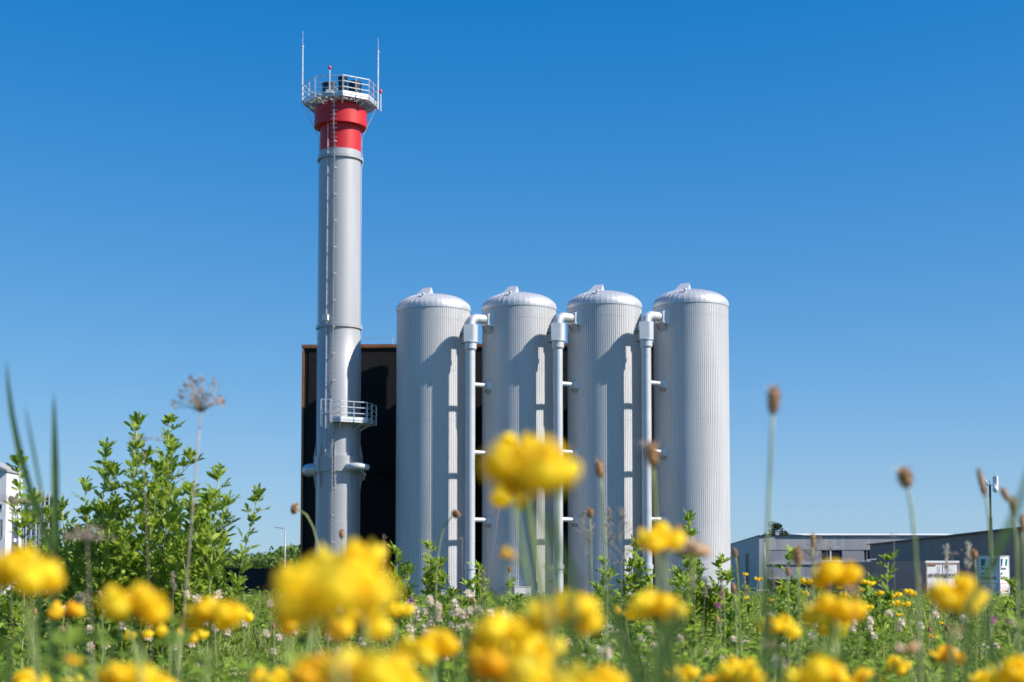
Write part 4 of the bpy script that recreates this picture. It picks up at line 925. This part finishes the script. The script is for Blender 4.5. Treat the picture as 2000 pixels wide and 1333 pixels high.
T = [ # px, py, width, label, florets, kind, base dx
 (1030, 895, 165, 'big blurred yellow trefoil head held high over the second tank', 6, 'yellow', 110),
 (1012, 862, 92, 'upper tier of blooms on top of the high yellow head', 4, 'yellow', 105),
 (1090, 912, 62, 'round bloom at the right end of the high yellow head', 3, 'yellow', 60),
 (1005, 962, 85, 'single drooping bloom just under the high yellow head', 2, 'yellow', 90),
 (650, 1130, 205, 'largest blurred yellow head, over the foot of the chimney', 6, 'yellow', -10),
 (565, 1200, 80, 'dark amber bloom at the lower left of the largest head', 2, 'amber', 30),
 (705, 1200, 100, 'pale yellow bloom at the lower right of the largest head', 3, 'yellow', -20),
 (640, 1295, 130, 'blurred golden head at the bottom, left one of a touching pair', 5, 'amber', 0),
 (728, 1292, 140, 'blurred bright yellow head at the bottom, right one of a touching pair', 6, 'yellow', 0),
 (1108, 1180, 120, 'blurred golden ball of a flower below the high yellow head', 6, 'yellow', 20),
 (985, 1218, 115, 'soft yellow head left of the golden ball', 5, 'yellow', 0),
 (1000, 1292, 130, 'orange tinged head at the bottom under the soft yellow one', 4, 'amber', 0),
 (1090, 1325, 150, 'wide yellow head cut by the bottom edge in the middle', 6, 'yellow', 0),
 (1292, 1035, 88, 'yellow head in front of the last riser pipe', 5, 'yellow', 40),
 (1280, 1178, 95, 'loose yellow head with an upright petal, low before the end tank', 4, 'yellow', 10),
 (1222, 1192, 48, 'small yellow bloom left of the upright petal', 2, 'yellow', 20),
 (45, 1092, 125, 'wide yellow head at the left edge under the white building', 7, 'yellow', 10),
 (262, 1165, 115, 'full yellow head under the tallest lucerne plants', 7, 'yellow', -10),
 (130, 1182, 62, 'untidy small yellow head between two full ones', 4, 'amber', 0),
 (333, 1227, 48, 'drooping yellow bloom right below the full head', 2, 'yellow', 0),
 (268, 1230, 44, 'pair of yellow blooms hanging below the full head', 2, 'yellow', 0),
 (416, 1186, 92, 'lobed yellow head before the black yard wall', 6, 'yellow', 0),
 (385, 1236, 40, 'dull yellow head hanging under the lobed one', 3, 'yellow', 0),
 (432, 1218, 34, 'yellow bloom tucked under the right end of the lobed head', 2, 'yellow', 0),
 (487, 1207, 26, 'single round yellow bud right of the lobed head', 1, 'yellow', 0),
 (262, 1317, 105, 'yellow head cut by the bottom edge under the drooping blooms', 6, 'yellow', 0),
 (150, 1330, 50, 'yellow bloom at the bottom edge left of the cut head', 3, 'yellow', 0),
 (842, 1248, 95, 'crisp yellow head among the white clover', 6, 'yellow', 0),
 (778, 1187, 58, 'yellow head peeping out right of the largest head', 3, 'yellow', 0),
 (530, 1322, 85, 'yellow head at the bottom left of the golden pair', 4, 'yellow', 0),
 (1636, 1112, 88, 'double stacked yellow head, upper one, before the two storey building', 6, 'yellow', 0),
 (1628, 1182, 90, 'double stacked yellow head, lower one, under a pale bloom', 6, 'yellow', 0),
 (1632, 1218, 52, 'small yellow head hanging beneath the stacked pair', 3, 'yellow', 0),
 (1520, 1215, 62, 'yellow head left of the stacked pair', 4, 'yellow', 0),
 (1600, 1308, 105, 'twin lobed yellow head at the bottom under the stacked pair', 6, 'yellow', 0),
 (1868, 1150, 100, 'winged yellow head in front of the white trailer', 6, 'yellow', 0),
 (1848, 1272, 58, 'brownish yellow fading head below the winged one', 4, 'amber', 0),
 (1752, 1294, 50, 'yellow head with peach buds, low in the grass', 4, 'yellow', 0),
 (1440, 1298, 75, 'yellow head at the bottom right of the wide one', 4, 'yellow', 0),
 (1988, 1300, 95, 'yellow head cut by the right edge', 5, 'yellow', 0),
 (1400, 1330, 60, 'orange yellow head at the bottom edge below the end tank', 4, 'amber', 0),
 (1040, 1262, 105, 'blurred yellow head between the golden ball and the wide bottom one', 5, 'yellow', 0),
 (1160, 1322, 110, 'blurred yellow head at the bottom right of the wide one', 5, 'yellow', 0),
 (960, 1262, 85, 'yellow head right below the soft yellow one', 4, 'yellow', 0),
 (600, 1325, 100, 'yellow head cut by the bottom edge under the golden pair', 5, 'yellow', 0),
 (770, 1325, 105, 'yellow head cut by the bottom edge right of the golden pair', 5, 'yellow', 0),
 (690, 1075, 110, 'upper lobe of yellow bloom rising behind the largest head', 4, 'yellow', 0),
 (600, 1120, 110, 'yellow bloom pressed against the left of the largest head', 4, 'yellow', 0),
 (1480, 1325, 70, 'yellow head at the bottom edge left of the twin lobed one', 5, 'yellow', 0),
 (1680, 1325, 70, 'yellow head at the bottom edge right of the twin lobed one', 5, 'yellow', 0),
 (1925, 1322, 65, 'yellow head at the bottom edge near the right corner', 5, 'yellow', 0),
 (60, 1322, 70, 'yellow head at the bottom left corner', 5, 'yellow', 0),
 (1330, 1312, 60, 'yellow head low between the middle and the right heads', 5, 'yellow', 0)]
for i, (px, py, w_, lb, n, m, dx) in enumerate(T): trefoil(px, py, w_, lb, n=max(n, 2), m=m, base_dx=dx, leaves=5, one=(n == 1), tilt=.12)
for px, py, w_, lb in ((1775, 1260, 42, 'faded peach flower head above the yellow one with peach buds'), (1356, 1062, 56, 'faded cream flower head right of the high pipe flower'), (1662, 1152, 26, 'pale cream bud between the stacked yellow heads'), (990, 1076, 30, 'orange bud on a side shoot under the high yellow head'), (142, 1285, 32, 'blurred dark red bud low at the left'), (1500, 1255, 30, 'peach bud low right of the yellow head'), (1876, 1230, 22, 'tiny peach bud below the winged head')):
    trefoil(px, py, w_, lb, D=.95 if w_ > 40 else .8, n=3, m='peach' if 'red' not in lb and 'orange' not in lb else 'amber', leaves=2)
SMALL = [(1575, 1133, 22), (1573, 1156, 14), (1481, 1129, 15), (1503, 1170, 13), (1455, 1167, 13), (1456, 1120, 10), (1688, 1135, 16), (1701, 1137, 16), (1682, 1151, 14), (1718, 1157, 15), (1753, 1160, 17), (1777, 1154, 20), (1752, 1176, 18), (1768, 1177, 20), (1697, 1184, 18), (1712, 1225, 10), (1757, 1198, 12), (1820, 1241, 15), (1650, 1160, 18), (1800, 1237, 10), (1500, 1180, 10), (155, 1170, 12), (1525, 1145, 9), (1640, 1147, 12), (1540, 1262, 12), (1840, 1216, 9)]
for px, py, w_ in SMALL:
    trefoil(px, py, w_, near(px, py, 'small sharp trefoil head', ('', 'tiny')), D=min(5.5, F*.022/w_), n=4, group='small yellow trefoil heads further out' if px > 1400 else None, leaves=3)
# green trefoil foliage out of focus at the front
for i in range(64):
    D = U(.75, 1.8) if i % 2 else U(1.8, 3.2); px = U(-40, 2040); py = U(1215, 1330); c = at(px, py, D); base = Vector((c.x+U(-.04, .04), D+U(0, .05), 0)); base.z = gz(base.x, base.y)
    t = thing('leafy_shoot', base, near(px, py, 'leafy green shoot', ('blurred', 'soft')), 'plant', 'blurred leafy shoots at the front'); st = MB(); L = Leaves(); pts = bez(base, c, (U(-.03, .03), 0, 0), 9)
    st.tube(pts, .0011, 6)
    for k in range(20):
        q = (.35+.65*k/19)*8; j = min(int(q), 7); p = pts[j].lerp(pts[j+1], q-j); a = U(0, 6.28); d = Vector((math.cos(a), math.sin(a), .6)); trifoliate(L, p+d*.004, d, U(.011, .019))
    st.build('stem', M['stem'], t, smooth=True); L.build('leaves', M['leaf2'], t)

# seed heads of plantain and burnet
def seedhead(px, py, w_, h_, label, D, bx=None, ang=0, m='seed', stem='stem_pale', fluff=0, sr=.0012, group=None):
    c = at(px, py, D); k = D/F; W, H = w_*k/2, h_*k/2; b = at(bx if bx is not None else px, 1120, D); base = Vector((b.x, D+.02, gz(b.x, D)))
    t = thing('seed_head', base, label, 'seed head', group); ax = Vector((math.sin(R(ang)), 0, math.cos(R(ang)))); e1 = Vector((math.cos(R(ang)), 0, -math.sin(R(ang)))); e2 = Vector((0, 1, 0))
    P = Leaves(); core = MB(); V = []; nr, nc = 8, 12
    for i in range(nr):
        th = math.pi*(i+.3)/(nr-.4)
        for j in range(nc): ph = 6.283*j/nc; V.append(c+ax*math.cos(th)*H*.93+(e1*math.cos(ph)+e2*math.sin(ph))*W*.86*math.sin(th)**.8)
    core.add(V, [(i*nc+j, i*nc+(j+1) % nc, (i+1)*nc+(j+1) % nc, (i+1)*nc+j) for i in range(nr-1) for j in range(nc)]+[tuple(range(nc))[::-1], tuple((nr-1)*nc+j for j in range(nc))])
    n = 150
    for i in range(n):
        z = 1-2*(i+.5)/n; ph = i*2.39996; rr = math.sqrt(1-z*z)**.8; q = c+ax*z*H+(e1*math.cos(ph)+e2*math.sin(ph))*W*rr*.8
        d = (e1*math.cos(ph)+e2*math.sin(ph))*rr+ax*(z*.5+.55)+rv(.18); l = W*U(.38, .62); P.add(q, d, ax+rv(.2), l, l*.8, .3, .2, .5)
    core.build('core', M[m], t, smooth=True); P.build('scales', M[m], t)
    st = MB(); j = c-ax*H*.9; dj = (j-base).length; q1 = base.lerp(j, .45)+Vector((U(-.008, .008), 0, dj*.10*abs(math.sin(R(ang))))); q2 = j-ax*dj*.10; NS = 12
    pts = [base*(1-u)**3+q1*3*u*(1-u)**2+q2*3*u*u*(1-u)+j*u**3 for u in (i/(NS-1) for i in range(NS))]
    st.tube(pts, [sr*(1.3-.4*i/(NS-1)) for i in range(NS)], 7); st.build('stem', M[stem], t, smooth=True)
    if fluff:
        f = MB()
        for i in range(fluff):
            a = U(0, 6.28); z = U(.2, .95); q = c+ax*z*H+(e1*math.cos(a)+e2*math.sin(a))*W*.7; f.tube([q, q+((e1*math.cos(a)+e2*math.sin(a))*U(.6, 1)+ax*U(.2, 1))*W*U(.7, 1.1)], W*.035, 4)
        f.build('stamens', M['clover'], t)
    return t
SH_ = [(1511, 783, 24, 52, 'tall single brown seed head high against the sky, right of the tanks', 1.15, 1480, 4, 26),
 (1768, 935, 27, 38, 'round brown seed head with a pale tuft above the warehouse corner', 1.25, 1835, -14, 26),
 (1918, 944, 13, 58, 'long thin dark seed spike beside the camera mast', 1.5, 1928, -14, 8),
 (1963, 966, 13, 30, 'short seed spike leaning left, right of the mast', 1.6, 1990, -28, 0),
 (1979, 992, 14, 42, 'brown seed spike right of the short leaning one', 1.5, 1990, -4, 0),
 (1997, 1022, 12, 34, 'seed spike touching the right edge over the warehouse', 1.6, 2004, 0, 0),
 (1171, 917, 17, 34, 'brown seed head in front of the third tank', 1.9, 1190, -8, 0),
 (1272, 888, 26, 46, 'ragged seed head with a pale crown before the last riser pipe', 1.2, 1290, -6, 24),
 (1153, 1003, 12, 18, 'small seed head low on the third tank beside dry sprays', 2.4, 1158, 0, 4),
 (889, 1005, 16, 12, 'little seed head bent right over the first tank', 2.6, 850, 60, 0),
 (577, 994, 20, 10, 'nodding seed head left of the chimney', 2.3, 660, -78, 0),
 (667, 1044, 10, 17, 'small seed head in front of the chimney', 3.2, 668, 0, 0),
 (996, 1113, 8, 10, 'tiny round seed head above the grey tank box', 3.4, 1000, 0, 0),
 (1558, 1088, 19, 34, 'plump brown seed head before the ribbed upper wall', 1.7, 1562, 0, 0),
 (1588, 1056, 9, 28, 'slim seed head just touching the sunlit roof rim', 2.2, 1590, 2, 0),
 (1539, 1117, 10, 18, 'seed head low left of the plump one', 2.3, 1542, 0, 0),
 (1436, 1080, 10, 17, 'seed head beside the end tank', 2.6, 1450, -8, 0),
 (1433, 1150, 10, 22, 'reddish seed head at the foot of the end tank', 2.3, 1440, -8, 0),
 (1903, 1084, 13, 18, 'round seed head on the upper edge of the white cabinet', 2.3, 1900, -6, 0)]
for px, py, w_, h_, lb, D, bx, an, fl in SH_: seedhead(px, py, w_, h_, lb, D, bx, an, fluff=fl)
for i in range(28):
    px, py = U(0, 2000), U(1150, 1240); seedhead(px, py, 8, 14, near(px, py, 'little brown seed head'), U(2.8, 5), None, U(-20, 20), group='little seed heads in the grass')

# dry umbels and sprays
def umbel(px, py, w_, label, D, bx, m='pinkdry', up=.4, n=16, group=None, droop=0, sr=.0010, kind='dry_umbel'):
    D = D*1.55; n = int(n*1.4)
    if m == 'dry': sr = .0003
    c = at(px, py, D); k = D/F; b = at(bx, 1120, D); base = Vector((b.x, D+.02, gz(b.x, D))); t = thing(kind, base, label, 'dry flower', group)
    st = MB(); L = Leaves(); pts = bez(base, c, (0, 0, 0), 6); st.tube(pts, [sr*1.4]*3+[sr*1.1]*2+[sr], 6)
    for i in range(n):
        a = U(0, 6.28); f = U(.35, 1); e = c+Vector((math.cos(a)*w_*k*.5*f, math.sin(a)*w_*k*.4*f, w_*k*up*(1.05-f)*U(.4, 1.2)+w_*k*.05))
        st.tube([c, c.lerp(e, .5)+Vector((0, 0, w_*k*.03)), e], sr*.45, 4)
        for _ in range(9): L.add(e+rv(w_*k*.025), rv().normalized(), rv().normalized(), w_*k*U(.03, .06), w_*k*U(.02, .04), .2, .1, .5)
    for _ in range(26): L.add(c+Vector((U(-1, 1)*w_*k*.10, U(-1, 1)*w_*k*.1, U(-.02, .30)*w_*k)), rv().normalized(), rv().normalized(), w_*k*.05, w_*k*.03, .2, .1, .5)
    L.build('seeds', M[m], t); st.build('stem', M['stem_dry'], t, smooth=True); return t
umbel(392, 805, 118, 'tall dry stalk crowned with pink brown seeds, above the lucerne', 1.25, 310, up=.8, n=26)
umbel(280, 862, 62, 'grey dry seed spray beside the tallest lucerne plant', 1.3, 318, 'dry', .1, 9)
umbel(170, 1058, 105, 'blurred brown grey dry head across the lower lucerne', .8, 235, 'dry', .35, 26)
umbel(25, 985, 70, 'dry grey head in front of the white building', 1.2, 20, 'dry', .3, 14)
umbel(1746, 1050, 24, 'dark cup shaped dry umbel at the warehouse corner', 1.8, 1752, 'dry', .5, 12)
umbel(903, 1055, 20, 'pale dry umbel over the foot of the first riser pipe', 2.6, 905, 'dry', .4, 9)
umbel(975, 992, 22, 'hooked dry twig on the left side of the second tank', 2.6, 905, 'dry', .1, 4)
umbel(1860, 1085, 30, 'fluffy grey seed tuft above the trailer doors', 1.8, 1858, 'dry', .3, 12)
umbel(1615, 1075, 30, 'spiky dry umbel under the sunlit roof rim', 2.2, 1618, 'dry', .4, 9)
umbel(478, 1128, 12, 'small dry umbel before the black yard wall', 3.6, 470, 'dry', .4, 8)
umbel(1918, 1145, 22, 'rough brown dry head before the white cabinet', 1.6, 1935, 'dry', .5, 14)
def spray(px, py, h_, w_, label, D, bx, m='dry'):
    k = D/F; top = at(px, py, D); b = at(bx, 1120, D); base = Vector((b.x, D+.01, gz(b.x, D))); t = thing('dry_spray', base, label, 'dry plant'); st = MB(); L = Leaves(); pts = bez(base, top, (0, 0, 0), 8); st.tube(pts, [.0010*(1.1-.1*i) for i in range(8)], 5)
    H = h_*k
    for i in range(34):
        f = U(0, 1); p = top-(top-base).normalized()*H*f; a = U(0, 6.28); l = w_*k*.5*U(.3, 1)*(.35+.65*f); e = p+Vector((math.cos(a)*l, math.sin(a)*l, l*U(.5, 1.3))); st.tube([p, e], .00032, 4)
        for _ in range(5):
            q = p.lerp(e, U(.45, 1))+rv(.0022); st.tube([p.lerp(e, .6), q], .0002, 3); L.add(q, rv().normalized(), rv().normalized(), .0024, .0020, .3, 0, .5)
    L.build('seeds', M[m], t); st.build('stem', M['stem_dry'], t); return t
spray(1140, 1000, 90, 70, 'fine dry spray of seeds on the left of the third tank', 2.6, 1165)
spray(1212, 1000, 110, 75, 'fine dry spray of seeds on the right of the third tank', 2.6, 1218)
spray(1190, 990, 80, 40, 'narrow dry spray between two wider ones before the third tank', 2.7, 1192)
spray(750, 1042, 60, 12, 'thin dry flower spike against the black boiler house', 3.2, 751, 'pinkdry')
spray(1590, 1050, 60, 60, 'airy grass panicle before the ribbed upper wall', 2.6, 1600)
spray(1890, 1060, 50, 16, 'pale grass spike before the warehouse', 2.6, 1880, 'clover')
spray(1848, 1063, 60, 12, 'yellowish grass spike above the trailer', 2.6, 1862, 'clover')
spray(160, 1160, 30, 40, 'dry tuft low under the lucerne clump', 2.4, 160)
for i in range(16): px, py = U(0, 2000), U(1110, 1165); t = spray(px, py, 40, 16, near(px, py, 'thin grass flower spike'), U(3, 5), px+U(-25, 25)); t['group'] = 'thin grass spikes over the meadow'

# broad blurred grass blades
def blade(p0, p1, wpx, D, label, bend=(0, 0, 0), group=None, m='blade'):
    a, b = at(*p0, D), at(*p1, D); k = D/F; t0 = Vector((a.x, D, gz(a.x, D))); low = a if a.z < b.z else b; hi = b if a.z < b.z else a
    dirn = (hi-low); base = Vector((low.x-dirn.x*.1, D+.01, gz(low.x, D)))
    pts = [base.lerp(low, t) for t in (0, .5)]+[low.lerp(hi, t)+Vector(bend)*4*t*(1-t) for t in (0, .25, .5, .7, .85, 1)]
    V = []; Fc = []; n = len(pts)
    for i, p in enumerate(pts):
        ww = wpx*k/2*(1 if i < 5 else (.75, .5, .03)[i-5]); V += [p+Vector((-ww, .0, 0)), p+Vector((0, ww*.35, 0)), p+Vector((ww, 0, 0))]
        if i: j = i*3; Fc += [(j-3, j-2, j+1, j), (j-2, j-1, j+2, j+1)]
    b_ = MB(); b_.add(V, Fc); o = b_.build('grass_blade', M[m], None, smooth=True); off = Vector(base)
    for v in o.data.vertices: v.co -= off
    o.location = off; return tag(o, label, 'grass blade', group)
blade((102, 1075), (12, 700), 14, 1.3, 'long dark green blade leaning left across the sky', (-.008, 0, 0))
blade((110, 1070), (105, 765), 15, 1.3, 'upright pale green blade beside the long leaning one')
blade((80, 960), (48, 790), 6, 1.2, 'faint thin blade between the two clear ones', m='blade')
blade((1888, 1190), (2025, 860), 16, .7, 'blurred blade rising to the right edge over the warehouse', (.004, 0, 0))
blade((1500, 1230), (1495, 1080), 22, .6, 'broad blurred blade below the tall seed head')
blade((1290, 1290), (1330, 1170), 40, .5, 'wide blurred leaf right of the upright petal flower')
blade((1245, 1330), (1180, 1130), 34, .5, 'dark wide leaf right of the golden ball flower')
blade((1120, 1130), (1040, 960), 18, .5, 'thick pale green flower stalk under the high yellow head')
for i in range(60):
    D = U(.8, 3.2); px = U(-20, 2020); py = U(1120, 1290); blade((px, py+U(60, 140)), (px+U(-60, 60), py), U(4, 9)*(1.4 if D < 1.5 else .8)/max(.8, D)*1.1, D, near(px, py, 'grass blade', ('blurred' if D < 1.6 else 'thin', 'upright')), (U(-.01, .01), 0, 0), 'loose grass blades across the front')

# clover heads
def clover(px, py, w_, D, label, group, m='clover'):
    c = at(px, py, D); r = w_*D/F/2; base = Vector((c.x+U(-.02, .02), D+U(0, .03), 0)); base.z = gz(base.x, base.y); t = thing('clover_flower', base, label, 'flower', group); L = Leaves(); st = MB(); n = 70
    for i in range(n):
        z = 1-1.75*(i+.5)/n; ph = i*2.39996; q = math.sqrt(max(0, 1-z*z)); d = Vector((math.cos(ph)*q, math.sin(ph)*q, z+.1)); L.add(c+d*r*.25, d+rv(.14), rv(.3)+Vector((0, 0, 1)), r*U(.75, 1.05), r*.26, .5, -.1 if z > 0 else .3, .8)
    L.build('petals', M[m], t); st.tube(bez(base, c, (U(-.01, .01), 0, 0), 5), .0009, 5); st.build('stem', M['stem'], t, smooth=True)
CLP = [(790, 920, 1160, 1290, 48), (930, 1100, 1190, 1330, 22), (1100, 1330, 1220, 1330, 24), (90, 560, 1160, 1330, 36), (560, 790, 1170, 1330, 20), (1380, 1990, 1205, 1330, 30), (1500, 1990, 1190, 1230, 8)]
CLL = ['white clover head in the thick patch around the crisp yellow flower', 'white clover head in the grass between the golden ball and the bottom edge', 'white clover head in the grass below the end tanks', 'white clover head in the grass under the lucerne clump', 'white clover head beneath the largest yellow flower', 'white clover head in the grass at the right', 'far white clover head in the meadow before the grey buildings']
for (xa, xb, ya, yb, n), lb in zip(CLP, CLL):
    for _ in range(n):
        px, py = U(xa, xb), U(ya, yb); lb = near(px, py, 'white clover head', ('', 'rounded')); D = max(1.5, min(4.2, 3000*.27/max(40, (py-1120)))); clover(px, py, F*.025/D*U(.8, 1.15), D, lb, 'white clover heads in the meadow')
clover(1522, 1295, 30, 1.6, 'large pinkish white clover head left of the twin lobed yellow head', None)
clover(1183, 1277, 28, 1.8, 'large white clover head right of the wide bottom yellow head', None)
for px, py, w_, lb in ((1938, 1211, 18, 'purple clover head low at the right, left of its twin'), (1971, 1215, 16, 'purple clover head nearest the right edge'), (803, 1178, 16, 'purple clover head right of the largest yellow flower'), (1402, 1184, 12, 'dull purple clover head at the foot of the end tank')):
    clover(px, py, w_, 3.0, lb, None, 'purple')
